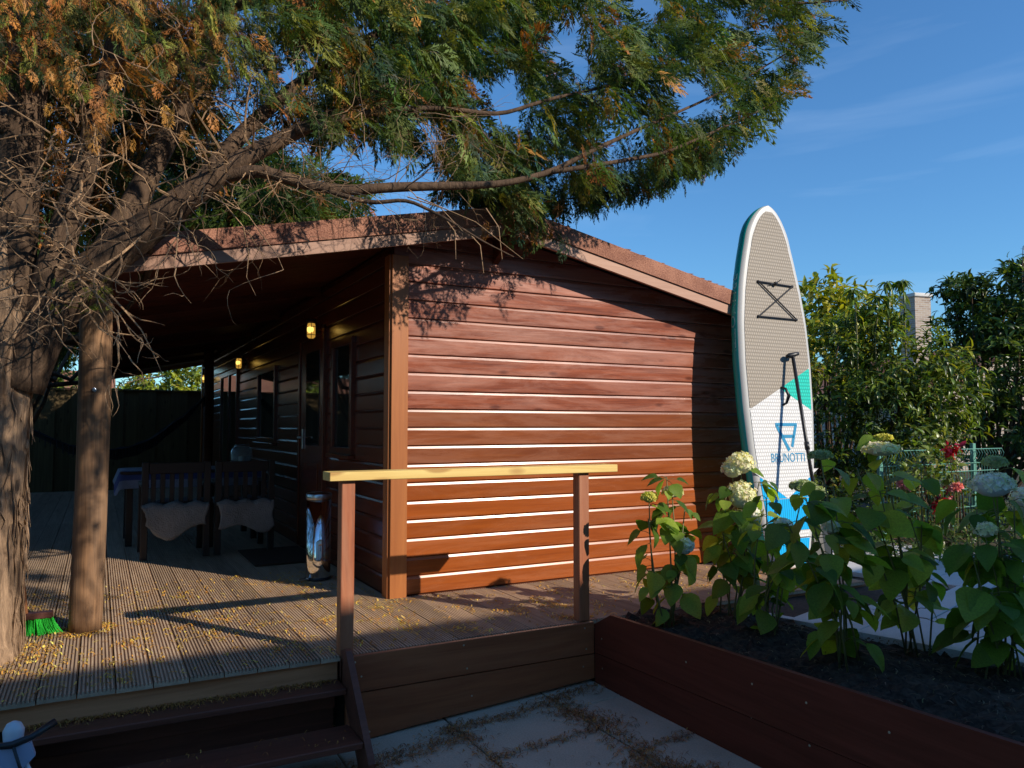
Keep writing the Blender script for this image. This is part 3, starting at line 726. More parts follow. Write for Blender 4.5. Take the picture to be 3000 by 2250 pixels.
def bar(p, q, w):
    p, q = Vector(p), Vector(q); d = (q - p).normalized(); nn = Vector((-d.y, d.x)) * w / 2
    A = [p + nn, q + nn, q - nn, p - nn]
    lg.prism([(a.x, -0.0062, a.y) for a in A], [(a.x, -0.0045, a.y) for a in A])
bar((-.088, 1.172), (.165, 1.172), th_); bar((-.074, 1.165), (.056, .955), .032); bar((.150, 1.165), (.090, .985), .03); bar((-.02, 1.073), (.118, 1.073), .026)
lg.build('logo', M_PRINT, sup)
ts = text_mesh('BRUNOTTI', 0.075, M_PRINTW)
xs0 = [v_.co.x for v_ in ts.vertices]; x0_, x1_ = min(xs0), max(xs0)
for v_ in ts.vertices:                                   # wrap the print round the curved left side, reading downwards
    v = 2.44 - (v_.co.x - x0_) / (x1_ - x0_) * .66; d = TH / 2 + .005 - (v_.co.y - .027) * 1.0
    er = TH / 2; w = hws(v); q_ = max(-1, min(1, (d - TH / 2) / (TH / 2)))
    v_.co = (-(w - er) - (er + .0015) * sqrt(1 - q_ * q_), d - rk_(v), v)
link('lettering', ts, sup)
bg_ = MB()
bc = [(-.17, 2.375), (.23, 2.365), (-.195, 2.075), (.25, 2.075)]
def cord(a, b_, r=.006): bg_.tube([(a[0], -.016, a[1]), ((a[0] + b_[0]) / 2, -.017, (a[1] + b_[1]) / 2), (b_[0], -.016, b_[1])], r, 6)
cord(bc[0], bc[1]); cord(bc[0], bc[3]); cord(bc[1], bc[2]); cord(bc[2], bc[3])
for p in bc: bg_.ball((p[0], -.01, p[1]), .014, 8)
bg_.ball((.02, -.022, 2.37), .02, 8); bg_.tube([(.02, -.022, 2.37), (.08, -.03, 2.41)], .004, 5); bg_.tube([(.02, -.022, 2.37), (-.05, -.03, 2.36)], .004, 5)
bg_.build('bungee_cord', M_BLACK, sup)
hd = MB(); hd.tube([(0.02, -.004, 1.335), (0.03, -.035, 1.35), (0.045, -.052, 1.41), (0.03, -.035, 1.47), (0.015, -.004, 1.485)], [.012, .014, .019, .014, .012], 8, flat=.8)
hd.build('carry_handle', M_BLACK, sup, True)

pad = thing('paddle', 'black T-grip paddle propped against the front of the paddle board', 'paddle', (3.197, -0.888, 0.0))
pb = Vector((3.197, -0.888, 0.02)); pt = Vector((3.375, -0.437, 1.755)); ax_ = (pt - pb)
def prel(mb, name, m, sm=False):
    o = mb.build(name, m, pad, sm); o.matrix_parent_inverse = Matrix.Translation(-pad.location); return o
prel(MB().tube([pb + ax_ * .22, pb + ax_ * .6, pt], .0148, 12), 'shaft', M_BLACK, True)
prel(MB().tube([pb + ax_ * .545, pb + ax_ * .58], .02, 12), 'clamp', M_BLACK, True)
gd = Vector((0.9, -.25, .22)).normalized()
prel(MB().tube([pt - gd * .06, pt - gd * .03, pt + gd * .02, pt + gd * .058, pt + gd * .062], [.012, .024, .02, .014, .006], 10), 'grip', M_BLACK, True)
bl = MB(); sd_ = Vector((1, 0, -.1)).normalized(); vsb = []
for f_, w_ in ((0, .035), (.02, .075), (.08, .095), (.16, .085), (.22, .05), (.27, .016)):
    c_ = pb + ax_ * f_; vsb.append((c_ - sd_ * w_, c_ + Vector((0, -.012, 0)), c_ + sd_ * w_, c_ + Vector((0, .012, 0))))
for i in range(len(vsb) - 1): bl.prism([tuple(p) for p in vsb[i]], [tuple(p) for p in vsb[i + 1]])
prel(bl, 'blade', M_BLACK)

# ------------------------------------------------------------------ veranda furniture
M_FUR = plain('sheepskin', (0.26, 0.25, 0.235), 0.95, bump=1.0, bscale=90, var=0.25, spec=0.1)
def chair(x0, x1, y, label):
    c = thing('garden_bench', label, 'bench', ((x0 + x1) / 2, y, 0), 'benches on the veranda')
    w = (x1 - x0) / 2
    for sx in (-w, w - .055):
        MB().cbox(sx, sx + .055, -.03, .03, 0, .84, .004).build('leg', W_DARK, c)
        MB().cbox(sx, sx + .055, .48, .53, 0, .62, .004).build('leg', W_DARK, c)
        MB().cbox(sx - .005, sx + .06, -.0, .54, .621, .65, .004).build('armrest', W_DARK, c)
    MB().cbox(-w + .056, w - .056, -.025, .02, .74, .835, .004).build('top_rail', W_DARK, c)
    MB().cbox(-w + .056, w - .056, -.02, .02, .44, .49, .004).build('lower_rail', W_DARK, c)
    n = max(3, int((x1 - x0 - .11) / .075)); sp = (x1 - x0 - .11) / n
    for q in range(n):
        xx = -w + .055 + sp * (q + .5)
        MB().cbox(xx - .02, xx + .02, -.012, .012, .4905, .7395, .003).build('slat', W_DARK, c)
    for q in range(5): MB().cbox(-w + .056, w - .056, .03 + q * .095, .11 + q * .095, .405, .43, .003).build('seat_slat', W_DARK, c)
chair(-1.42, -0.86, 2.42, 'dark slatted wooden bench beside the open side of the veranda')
chair(-0.82, -0.30, 2.42, 'dark slatted wooden bench nearest the cabin wall')
def skin(x0, x1, y, label):
    n, mcount = 30, 22; b = MB()
    for i in range(n + 1):
        for j in range(mcount + 1):
            u = i / n; w = j / mcount
            edge = .05 * sin(u * 6.6 + x0 * 5) - .11 * abs(u - .5) ** 2 * 4 * .5 + .04
            if w < .55: yy = y + .38 - w / .55 * .44; zz = .455 + .012 * sin(u * 20 + w * 9)
            else:
                yy = y - .062 - .02 * sin((w - .55) * 4) ; zz = .455 - (w - .55) / .45 * (.2 + edge)
            ux = x0 + (x1 - x0) * (.5 + (u - .5) * (1 + .08 * sin(w * 7 + x0)))
            b.v.append((ux, yy - abs(rnd.gauss(0, .003)), zz + rnd.gauss(0, .002)))
    for i in range(n):
        for j in range(mcount): b.f.append((i * (mcount + 1) + j, (i + 1) * (mcount + 1) + j, (i + 1) * (mcount + 1) + j + 1, i * (mcount + 1) + j + 1)); b.m.append(0)
    o = b.build('sheepskin', M_FUR, None, True); so_ = o.modifiers.new('t', 'SOLIDIFY'); so_.thickness = .03
    tag(o, label, 'sheepskin', 'sheepskins on the benches')
skin(-1.40, -0.885, 2.42, 'grey sheepskin draped over the bench at the open side of the veranda')
skin(-0.80, -0.31, 2.42, 'grey sheepskin draped over the bench nearest the cabin wall')
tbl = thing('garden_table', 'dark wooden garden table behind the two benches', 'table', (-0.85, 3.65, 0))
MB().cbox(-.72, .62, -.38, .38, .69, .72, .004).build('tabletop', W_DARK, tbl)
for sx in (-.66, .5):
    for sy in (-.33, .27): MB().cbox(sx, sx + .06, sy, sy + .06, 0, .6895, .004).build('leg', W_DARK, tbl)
M_CLOTH = plain('tablecloth_fabric', (0.20, 0.21, 0.26), 0.9, var=0.35)
M_CLOTHB = plain('tablecloth_stripe', (0.05, 0.06, 0.16), 0.9)
b = MB(); nx, ny = 40, 26
for i in range(nx + 1):
    for j in range(ny + 1):
        u = -.8 + 1.52 * i / nx; w = -.46 + .92 * j / ny
        dx = max(0, abs(u + .05) - .67); dy = max(0, abs(w) - .385)
        dz = -min(.22, dx * 1.6 + dy * 2.2) if (dx or dy) else 0
        b.v.append((-.85 + u - (dx * .4 if u > 0 else -dx * .4), 3.65 + w * (1 - .05) + .012 * sin(u * 18) * (dy > 0), .724 + dz + .004 * sin(u * 9) * sin(w * 8)))
for i in range(nx):
    for j in range(ny): b.f.append((i * (ny + 1) + j, (i + 1) * (ny + 1) + j, (i + 1) * (ny + 1) + j + 1, i * (ny + 1) + j + 1)); b.m.append(1 if j in (1, 2) else 0)
tag(b.build('tablecloth', [M_CLOTH, M_CLOTHB], None, True), 'pale tablecloth with a blue border on the veranda table', 'tablecloth')
jr = thing('glass_lantern', 'large glass jar lantern standing on the veranda table', 'lantern', (-0.42, 3.55, 0.731))
MJ, N_, L_, B_ = mat('jar_glass'); B_.inputs['Transmission Weight'].default_value = 0.9; B_.inputs['Roughness'].default_value = 0.05; B_.inputs['IOR'].default_value = 1.3; B_.inputs['Base Color'].default_value = (.8, .85, .85, 1)
MB().lathe([(.07, 0), (.105, .01), (.11, .04), (.11, .16), (.085, .2), (.07, .21), (.07, .235), (.064, .235), (.064, .21), (.08, .195), (.104, .158), (.104, .03)], n=28).build('jar', MJ, jr, True)
MB().tube([(.075 * cos(q * pi / 8), .075 * sin(q * pi / 8), .215) for q in range(17)], .004, 6).build('rim_wire', M_STEEL, jr)
MB().lathe([(.03, .012), (.03, .1), (.004, .1), (.003, .115)], n=14).build('candle', plain('candle_wax', (.7, .66, .55), .6), jr)

# hammock
hm = thing('hammock', 'dark fabric hammock slung below the fence at the back of the veranda', 'hammock', (-1.3, 7.0, 0.8))
M_HAM = plain('hammock_fabric', (0.02, 0.02, 0.026), 0.9, var=.4)
pts = [(-0.36, 7.15, 1.62), (-0.45, 7.0, 1.554), (-0.664, 7.0, 1.33), (-0.845, 7, 1.197), (-1.081, 7, 1.0), (-1.313, 7, .892), (-1.542, 7, .843), (-1.751, 7, .833), (-2.1, 7, .9), (-2.505, 7, 1.10), (-2.9, 7, 1.42)]
b = MB(); PT = np.array(pts); n = 60
tt = np.linspace(0, len(pts) - 1, n + 1); cxs = [np.interp(tt, range(len(pts)), PT[:, k_]) for k_ in range(3)]
for i in range(n + 1):
    u = i / n; wd_ = .52 * sin(pi * min(1, max(0, (u - .03) / .94))) ** .6 + .02
    for j in range(9):
        s_ = j / 8 - .5
        b.v.append((cxs[0][i], cxs[1][i] + s_ * wd_ * 1.4, cxs[2][i] - .28 * wd_ * (1 - (2 * s_) ** 2) - .006 * sin(u * 60 + j)))
for i in range(n):
    for j in range(8): b.f.append((i * 9 + j, (i + 1) * 9 + j, (i + 1) * 9 + j + 1, i * 9 + j + 1)); b.m.append(0)
o = b.build('cloth', M_HAM, hm, True); o.matrix_parent_inverse = Matrix.Translation(-hm.location)
fr_ = MB()
for i in range(4, n - 4):
    for s_ in (-.5,):
        wd_ = .52 * sin(pi * i / n) ** .6
        p = Vector((cxs[0][i], cxs[1][i] + s_ * wd_ * 1.4, cxs[2][i]))
        fr_.tube([p, p + Vector((rnd.uniform(-.01, .01), -.01, -.09 - rnd.uniform(0, .05)))], .006, 4)
o = fr_.build('fringe', M_HAM, hm); o['kind'] = 'stuff'; o.matrix_parent_inverse = Matrix.Translation(-hm.location)

# chrome bin, doormat, broom
bn = thing('pedal_bin', 'tall polished chrome bin standing by the cabin corner', 'bin', (-0.27, 0.88, 0))
MB().lathe([(.088, .0), (.092, .012), (.092, .6), (.086, .6)], n=40).build('drum', M_CHROME, bn, True)
MB().lathe([(.094, .602), (.096, .61), (.096, .638), (.09, .648), (.05, .655), (.0, .657)], n=40).build('lid', M_STEEL, bn, True)
MB().lathe([(.095, .0), (.097, .004), (.097, .02), (.0925, .022)], n=40).build('foot_ring', M_BLACK, bn, True)
MB().cbox(-.16, -.085, -.07, -.035, .012, .022, .003).build('pedal', M_STEEL, bn)
tag(MB().cbox(-.60, -.06, 1.62, 2.5, 0.002, .018, .004).build('doormat', plain('coir_mat', (.06, .032, .016), .95, bump=1, bscale=200)), 'brown doormat in front of the glazed door', 'doormat')
brm = thing('broom', 'push broom with bright green bristles standing behind the tree trunk', 'broom', (-2.06, 0.08, 0))
MB().cbox(-.17, .10, -.03, .03, .082, .118, .006).build('head', plain('broom_head_wood', (.10, .035, .025), .5), brm)
bs = MB()
for q in range(420):
    x0, y0 = rnd.uniform(-.165, .095), rnd.uniform(-.026, .026)
    dx = (x0 + .035) * .35 + rnd.gauss(0, .008); dy = y0 * 1.0 + rnd.gauss(0, .008)
    bs.tube([(x0, y0, .09), (x0 + dx * .35, y0 + dy * .35, .045), (x0 + dx, y0 + dy, .001)], [.0022, .002, .0014], 4)
o = bs.build('bristles', plain('green_bristles', (.03, .55, .05), .5), brm); o['kind'] = 'stuff'
MB().tube([(-.03, 0, .11), (-.18, .02, 1.35)], .012, 10).build('handle', W_BEAM, brm, True)

# child's ride-on scooter seen at the picture edge beside the steps
toy = thing('toy_scooter', 'pale blue and white toy scooter with black handlebar below the steps', 'scooter', (-2.02, -2.15, -0.50))
M_TOYB = plain('pale_blue_plastic', (.36, .43, .60), .35); M_TOYW = plain('white_plastic', (.62, .65, .70), .3)
def tchild(mb, name, m, sm=False): return mb.build(name, m, toy, sm)
tchild(MB().tube([(0.06, 0, .1), (.055, .01, .5), (.05, .012, .68), (.05, .012, .715), (.05, .012, .735), (.05, .012, .742)], [.026, .026, .027, .03, .02, .006], 14), 'steering_column', M_TOYW, True)
tchild(MB().tube([(-.06, .0, .685), (.0, -.03, .688), (.05, -.045, .69), (.10, -.03, .70), (.16, .01, .722)], [.011, .009, .011, .01, .012], 10), 'handlebar', M_BLACK, True)
tchild(MB().tube([(.055, -.05, .685), (.075, -.055, .62), (.10, -.055, .55)], .005, 6), 'brake_cable', M_BLACK, True)
P = [(-.07, .56), (-.06, .665), (.02, .69), (.10, .685), (.112, .645), (.07, .60), (.02, .555)]
tchild(MB().prism([(x_, -.04, z_) for x_, z_ in P], [(x_, -.015, z_) for x_, z_ in P]), 'front_plate', M_TOYB)
for q in range(4):
    x_ = -.055 + q * .026
    tchild(MB().tube([(x_, -.03, .58 + q * .01), (x_ + .03, -.03, .45), (x_ + .06, -.03, .30)], .0075, 8), 'slat', M_TOYW, True)
tchild(MB().tube([(.085, -.03, .63), (.105, -.03, .58), (.125, -.03, .52)], .007, 8), 'brace', M_TOYW, True)
tchild(MB().cbox(-.12, .14, -.09, .42, .09, .13, .012), 'footboard', M_BLACK)
for yy in (-.1, .36):
    w_ = MB().lathe([(.03, -.02), (.068, -.02), (.072, -.01), (.072, .01), (.068, .02), (.03, .02)], n=22); o = tchild(w_, 'wheel', M_BLACK, True); o.location = (.01, yy, .072); o.rotation_euler = (0, pi / 2, 0)

# ------------------------------------------------------------------ boundary fence behind the veranda
fen = thing('board_fence', 'tall board fence of upright planks behind the veranda', 'fence', (-1.6, 11.6, 0))
xx = -5.2; q = 0
fm = MB().cbox(-.155, .155, -.012, .012, -.06, 1.845, .003).mesh('board', W_FENCE)
while xx < 4.4:
    link('board', fm, fen, (xx + 1.6, (0.0 if q % 2 else .03), rnd.uniform(-.006, .006)), (0, 0, rnd.uniform(-.01, .01))); xx += .285; q += 1
MB().cbox(-3.7, 6.1, -.03, .07, 1.846, 1.875, .004).build('capping', W_FENCE, fen)
MB().cbox(-3.7, 6.1, .045, .09, .3, .38, .004).build('rail', W_FENCE, fen)
MB().cbox(-3.7, 6.1, .045, .09, 1.4, 1.48, .004).build('rail', W_FENCE, fen)

# ------------------------------------------------------------------ foliage generators (numpy, one mesh per crown)
def npmesh(name, V, F, tint, m, smooth=False):
    """V (n,3), F (k,4) quads or (k,3) tris, tint (n,3)"""
    me = bpy.data.meshes.new(name)
    nf, w = F.shape
    me.vertices.add(len(V)); me.vertices.foreach_set('co', V.astype(np.float32).ravel())
    me.loops.add(nf * w); me.loops.foreach_set('vertex_index', F.astype(np.int32).ravel())
    me.polygons.add(nf); me.polygons.foreach_set('loop_start', np.arange(0, nf * w, w, dtype=np.int32))
    try: me.polygons.foreach_set('loop_total', np.full(nf, w, dtype=np.int32))
    except Exception: pass
    at = me.attributes.new('tint', 'FLOAT_COLOR', 'POINT')
    at.data.foreach_set('color', np.concatenate([tint, np.ones((len(V), 1))], 1).astype(np.float32).ravel())
    me.materials.append(m); me.update(calc_edges=True)
    if smooth: me.polygons.foreach_set('use_smooth', np.ones(nf, dtype=bool))
    return me
def frames(D, N):
    D = D / np.linalg.norm(D, axis=1, keepdims=True)
    S = np.cross(D, N); S /= np.linalg.norm(S, axis=1, keepdims=True) + 1e-9
    return D, S, np.cross(S, D)
def leaves(P, D, N, Ln, Wd, tint, droop=0.25):
    """folded pointed leaves: P base, D direction, N face normal, 8 verts, 6 tris as quads"""
    n = len(P); D, S, N = frames(D, N)
    Ln = np.asarray(Ln)[:, None]; Wd = np.asarray(Wd)[:, None]
    t = [(0, 0, 0), (.35, -1, .12), (.35, 0, 0), (.35, 1, .12), (.72, -.72, .06), (.72, 0, -.06), (.72, .72, .06), (1, 0, -.2)]
    V = np.stack([P + D * Ln * a + S * Wd * .5 * b_ + N * Ln * (c * .7 - droop * a * a) for a, b_, c in t], 1)
    T = np.array([[0, 1, 2], [0, 2, 3], [1, 4, 5], [1, 5, 2], [2, 5, 6], [2, 6, 3], [4, 7, 5], [5, 7, 6]])
    F = (np.arange(n)[:, None, None] * 8 + T[None]).reshape(-1, 3)
    return V.reshape(-1, 3), F, np.repeat(tint, 8, 0)
def unit(n):
    v = nr.normal(size=(n, 3)); return v / np.linalg.norm(v, axis=1, keepdims=True)
def jitter(col, n, amt=.25, hue=.08):
    c = np.asarray(col)[None] if np.ndim(col) == 1 else np.asarray(col)
    c = np.repeat(c, n, 0) if len(c) == 1 else c
    return np.clip(c * (1 + nr.normal(0, amt, (n, 1))) * (1 + nr.normal(0, hue, (n, 3))), .003, .9)
def leafy(name, label, cat, base, blobs, per, ln, wd, cols, wts, group=None, stems=3, stem_r=.03, droop=.3, shell=.55, upright=.25, tips=0):
    """bush or tree: blobs = (centre, radii); leaves gathered in rosettes on the blob shells, trunk and limbs to each blob"""
    base = Vector(base); t = thing(name, label, cat, base, group)
    Ps, Ds, Ns, Cs, Ls = [], [], [], [], []
    cols = np.array(cols)
    for (c, r, share) in blobs:
        n = int(per * share); k = max(4, n // 9)
        u = unit(k); rad = (shell + (1 - shell) * nr.random((k, 1)) ** .6)
        rc = np.array(c) + u * np.array(r) * rad * (1 + .22 * np.sin(u[:, :1] * 5 + u[:, 1:2] * 7 + c[0]))
        idx = nr.integers(0, k, n)
        out_ = u[idx] * .7 + np.array([0, 0, upright]) + unit(n) * .95
        Ps.append(rc[idx] + nr.normal(0, .3 * ln, (n, 3))); Ds.append(out_); Ns.append(np.array([0, 0, 1.0]) + unit(n) * .55 + u[idx] * .45)
        ci = nr.choice(len(cols), k, p=wts)[idx]; mixr = nr.random(n) < .25
        ci = np.where(mixr, nr.choice(len(cols), n, p=wts), ci); Cs.append(cols[ci])
    P, D, N, Cc = map(np.concatenate, (Ps, Ds, Ns, Cs)); n = len(P)
    keep = P[:, 2] > -.03; P, D, N, Cc = P[keep], D[keep], N[keep], Cc[keep]; n = len(P)
    L_ = ln * nr.uniform(.6, 1.25, n)
    V, F, T = leaves(P - np.array(base), D, N, L_, wd * L_ / ln * nr.uniform(.8, 1.2, n), jitter(Cc, n, .22), droop)
    o = link('crown', npmesh('crown', V, F, T, M_LEAF), t); o['kind'] = 'stuff'
    w = MB()
    for i, (c, r, share) in enumerate(blobs):
        for s_ in range(stems):
            e = np.array(c) + nr.normal(0, .35, 3) * np.array(r) - np.array(base); e[2] = max(e[2], .2)
            st = np.array([nr.normal(0, .06), nr.normal(0, .06), -.04])
            md = st * .45 + e * .55 + np.array([nr.normal(0, .08), nr.normal(0, .08), -.12 * e[2] * .3])
            w.tube([st, (st + md) / 2 + nr.normal(0, .03, 3), md, (md + e) / 2 + nr.normal(0, .04, 3), e], [stem_r, stem_r * .85, stem_r * .65, stem_r * .45, stem_r * .15], 6)
    w.build('trunk', M_LIMB, t, True)
    return t

# ------------------------------------------------------------------ the cypress
ctree = thing('cypress_tree', 'large shaggy-barked cypress at the edge of the deck spreading over the roof', 'tree', (-2.33, -0.28, -0.06))
CO = np.array([-2.33, -0.28, -0.06])
def cchild(mb, name, m, sm=True):
    o = mb.build(name, m, ctree, sm); o.matrix_parent_inverse = Matrix.Translation(-ctree.location); return o
def pxline(pts): return [Vector(onplane(a, b_, 1, Y)) for a, b_, Y in pts]
def resample(P, rads, n):
    P = np.array([list(p) for p in P]); t = np.linspace(0, len(P) - 1, n); out_ = []
    k = np.arange(len(P))
    Q = np.stack([np.interp(t, k, P[:, i]) for i in range(3)], 1)
    for _ in range(2): Q[1:-1] = (Q[:-2] + 2 * Q[1:-1] + Q[2:]) / 4
    return [Vector(q) for q in Q], list(np.interp(t, k, rads))
# fluted trunk
def fluted(path, rads, n=30, seed=0, amp=.12):
    P, R_ = resample(path, rads, 34); m = MB(); vs = []; fs = []; r2 = random.Random(seed)
    ph = [r2.uniform(0, 6.28) for _ in range(6)]
    for i, p in enumerate(P):
        z_ = p.z
        for k in range(n):
            a = 2 * pi * k / n
            f = 1 + amp * (sin(3 * a + ph[0] + z_ * .7) * .6 + sin(5 * a + ph[1] - z_ * 1.1) * .4 + sin(9 * a + ph[2] + z_ * 2) * .25) + r2.gauss(0, .018)
            vs.append(p + Vector((cos(a) * R_[i] * f, sin(a) * R_[i] * f, 0)))
    for i in range(len(P) - 1):
        for k in range(n): fs.append((i * n + k, i * n + (k + 1) % n, (i + 1) * n + (k + 1) % n, (i + 1) * n + k))
    return m.add(vs, fs)
cchild(fluted([(-2.36, -.28, -.08), (-2.33, -.28, .15), (-2.31, -.28, .7), (-2.29, -.29, 1.2), (-2.27, -.3, 1.65), (-2.26, -.3, 2.1)], [.31, .255, .225, .215, .215, .16]), 'trunk', M_BARK)
# shaggy strips of bark
sh = MB()
for q in range(150):
    a = rnd.uniform(-2.2, .9); z0 = rnd.uniform(.1, 1.6); rr = .228 + rnd.uniform(-.006, .012); ln_ = rnd.uniform(.06, .26)
    pts = [(-2.31 + rr * cos(a), -.28 + rr * sin(a), z0)]
    for j in range(3):
        a += rnd.gauss(0, .05); rr += rnd.uniform(-.002, .012) * (j + .3) * .6; pts.append((-2.31 + rr * cos(a), -.28 + rr * sin(a), z0 - ln_ * (j + 1) / 3))
    sh.tube(pts, [.004, .009, .008, .002], 4, flat=.4)
o = cchild(sh, 'bark_strips', M_BARK, False); o['kind'] = 'stuff'
LIMBS = [
 ([(30, 830, -.3), (90, 705, -.34), (160, 625, -.38), (230, 560, -.42), (330, 485, -.5), (430, 405, -.58), (520, 345, -.66), (640, 285, -.7), (780, 215, -.75), (900, 150, -.7)], [.15, .125, .115, .105, .092, .075, .055, .042, .02, .008]),
 ([(455, 385, -.6), (560, 366, -.72), (650, 396, -.8), (740, 413, -.88), (850, 404, -.95), (960, 402, -1.0), (1090, 398, -1.02), (1190, 372, -1.05), (1290, 320, -1.05), (1400, 270, -1.0), (1550, 205, -.95), (1690, 120, -.9), (1800, 60, -.9)], [.042, .034, .031, .03, .028, .024, .02, .017, .014, .011, .008, .006, .004]),
 ([(10, 800, -.3), (20, 620, -.32), (35, 420, -.35), (55, 210, -.4), (75, -60, -.45), (90, -420, -.5)], [.15, .12, .11, .10, .09, .06]),
 ([(75, 730, -.33), (112, 580, -.38), (165, 420, -.42), (225, 220, -.5), (280, -20, -.55), (330, -350, -.6)], [.09, .08, .07, .062, .055, .03]),
 ([(200, 590, -.4), (290, 440, -.3), (345, 330, -.25), (420, 190, -.2), (500, 10, -.15), (560, -250, -.1)], [.075, .068, .06, .052, .045, .02]),
 ([(420, 410, -.58), (520, 290, -.5), (640, 180, -.4), (820, 70, -.3), (1000, -50, -.2)], [.05, .045, .035, .028, .015]),
 ([(640, 285, -.75), (800, 240, -.8), (950, 232, -.85), (1080, 250, -.9), (1180, 215, -.9), (1320, 185, -.85), (1500, 120, -.8), (1680, 30, -.75)], [.026, .02, .016, .013, .011, .009, .007, .004]),
 ([(700, 410, -.85), (800, 440, -1.0), (880, 430, -1.1), (960, 470, -1.2), (1040, 520, -1.28), (1110, 555, -1.33)], [.014, .012, .01, .008, .005, .003]),
 ([(500, 10, -.15), (800, -60, -.4), (1150, -60, -.7), (1450, -20, -.8), (1700, 10, -.9), (1830, 0, -1.0)], [.045, .04, .03, .02, .012, .005]),
 ([(1190, 372, -1.05), (1330, 350, -1.1), (1440, 330, -1.1), (1530, 290, -1.05), (1640, 240, -1.0), (1730, 190, -1.0)], [.016, .013, .011, .009, .006, .003]),
 ([(90, -300, -.5), (400, -260, -1.2), (800, -330, -1.9), (1150, -520, -2.5)], [.06, .05, .04, .02]),
 ([(60, 300, -.4), (-150, 180, -.5), (-420, 40, -.6), (-700, -120, -.7)], [.06, .05, .035, .01]),
 ([(300, 470, -.46), (330, 560, -.2), (300, 640, .1), (240, 700, .3)], [.03, .022, .016, .006]),
]
NODES = []
for pts, rads in LIMBS:
    P, R_ = resample(pxline(pts), rads, 4 * len(pts))
    cchild(MB().tube(P, R_, 10), 'limb', M_LIMB)
    for p, r in zip(P[4:], R_[4:]): NODES.append((np.array(p), r))
NP = np.array([p for p, _ in NODES])
# bare dead twigs in the crown's inside
tw = MB()
def twig(p, d, ln_, r, depth=0):
    pts = [p]; d = Vector(d).normalized(); k = 5
    for j in range(k):
        d = (d + Vector((rnd.gauss(0, .28), rnd.gauss(0, .28), rnd.gauss(-.03, .25)))).normalized()
        pts.append(pts[-1] + d * ln_ / k)
        if depth < 2 and j > 0 and rnd.random() < .55:
            twig(pts[-1], d + Vector((rnd.gauss(0, .9), rnd.gauss(0, .9), rnd.gauss(0, .7))), ln_ * rnd.uniform(.35, .6), r * .55, depth + 1)
    tw.tube(pts, [r * (1 - .16 * j) for j in range(k + 1)], 4)
for q in range(85):
    vx, vy = rnd.uniform(-20, 520), rnd.uniform(90, 690)
    if vx > 330 and vy > 480: continue
    Y = rnd.uniform(-1.15, -.35); p = Vector(onplane(vx, vy, 1, Y))
    j = int(np.argmin(np.linalg.norm(NP - np.array(p), axis=1)))
    s_ = Vector(NP[j])
    if s_.z < 2.15 and s_.x > -1.75: continue
    twig(s_, (p - s_) + Vector((rnd.gauss(0, .12), -.12, rnd.gauss(-.05, .12))), rnd.uniform(.3, .8), rnd.uniform(.005, .011))
for q in range(80):
    vx = rnd.uniform(500, 1000); vy = rnd.uniform(180, 400) ; Y = rnd.uniform(-1.2, -.4); p = Vector(onplane(vx, vy, 1, Y))
    j = int(np.argmin(np.linalg.norm(NP - np.array(p), axis=1))); s_ = Vector(NP[j])
    twig(s_, (p - s_) + Vector((.15, rnd.gauss(0, .15), -.05)), rnd.uniform(.3, .7), rnd.uniform(.002, .0045))
for a, b_ in (((900, 425), (1130, 560)), ((880, 425), (1000, 500)), ((960, 470), (985, 560)), ((1010, 500), (1045, 590)), ((760, 415), (800, 460)), ((1050, 450), (1085, 560))):
    p, q_ = Vector(onplane(*a, 1, -1.1)), Vector(onplane(*b_, 1, -1.25)); m_ = (p + q_) / 2 + Vector((.03, 0, .04))
    tw.tube([p, m_, q_], [.0035, .0028, .0015], 4)
o = cchild(tw, 'twigs', M_TWIG, False); o['kind'] = 'stuff'
# flat feathery sprays
def spray_template():
    V, F = [], []
    def dia(p, d, ln_, w):
        p = np.array(p); d = np.array(d) / np.linalg.norm(d); s_ = np.array([-d[1], d[0], 0]); b0 = len(V)
        V.extend([p, p + d * ln_ * .45 + s_ * w, p + d * ln_ + np.array([0, 0, -.12 * ln_]), p + d * ln_ * .45 - s_ * w]); F.append((b0, b0 + 1, b0 + 2, b0 + 3))
    for i in range(11):
        y = .05 + i * .085; sgn = 1 if i % 2 else -1
        ln_ = .50 * (1 - .62 * abs(y - .28) / .72) * (1.0 if y < .8 else .7)
        an = radians(36 + 6 * (i % 3)) * sgn; d = (sin(an), cos(an), 0); z0 = -.22 * y * y
        dia((0, y, z0), d, ln_, .013)
        for k, t in enumerate((.22, .42, .6, .78)):
            for s2 in (-1, 1):
                if (k + (s2 > 0) + i) % 4 == 3: continue
                a2 = an + s2 * radians(30); dia((d[0] * ln_ * t, y + d[1] * ln_ * t, z0 - .1 * ln_ * t), (sin(a2), cos(a2), 0), ln_ * (.46 - .07 * k), .0125)
    dia((0, .0, 0), (0, 1, 0), .55, .01); dia((0, .5, -.05), (0, 1, -.2), .55, .014)
    return np.array(V), np.array(F)
SPV, SPF = spray_template()
def sprays(P, D, N, Ln, tint):
    n = len(P); D, S, N = frames(D, N); m_ = len(SPV)
    jit = SPV[None] * (1 + nr.normal(0, .06, (n, m_, 3)))
    bend = nr.uniform(.0, .5, (n, 1))
    jit[:, :, 2] -= bend * jit[:, :, 1] ** 2 + nr.uniform(.1, .7, (n, 1)) * jit[:, :, 0] ** 2
    V = P[:, None] + (S[:, None] * jit[:, :, :1] + D[:, None] * jit[:, :, 1:2] + N[:, None] * jit[:, :, 2:3]) * Ln[:, None, None]
    F = (np.arange(n)[:, None, None] * m_ + SPF[None]).reshape(-1, 4)
    return V.reshape(-1, 3), F, np.repeat(tint, m_, 0)
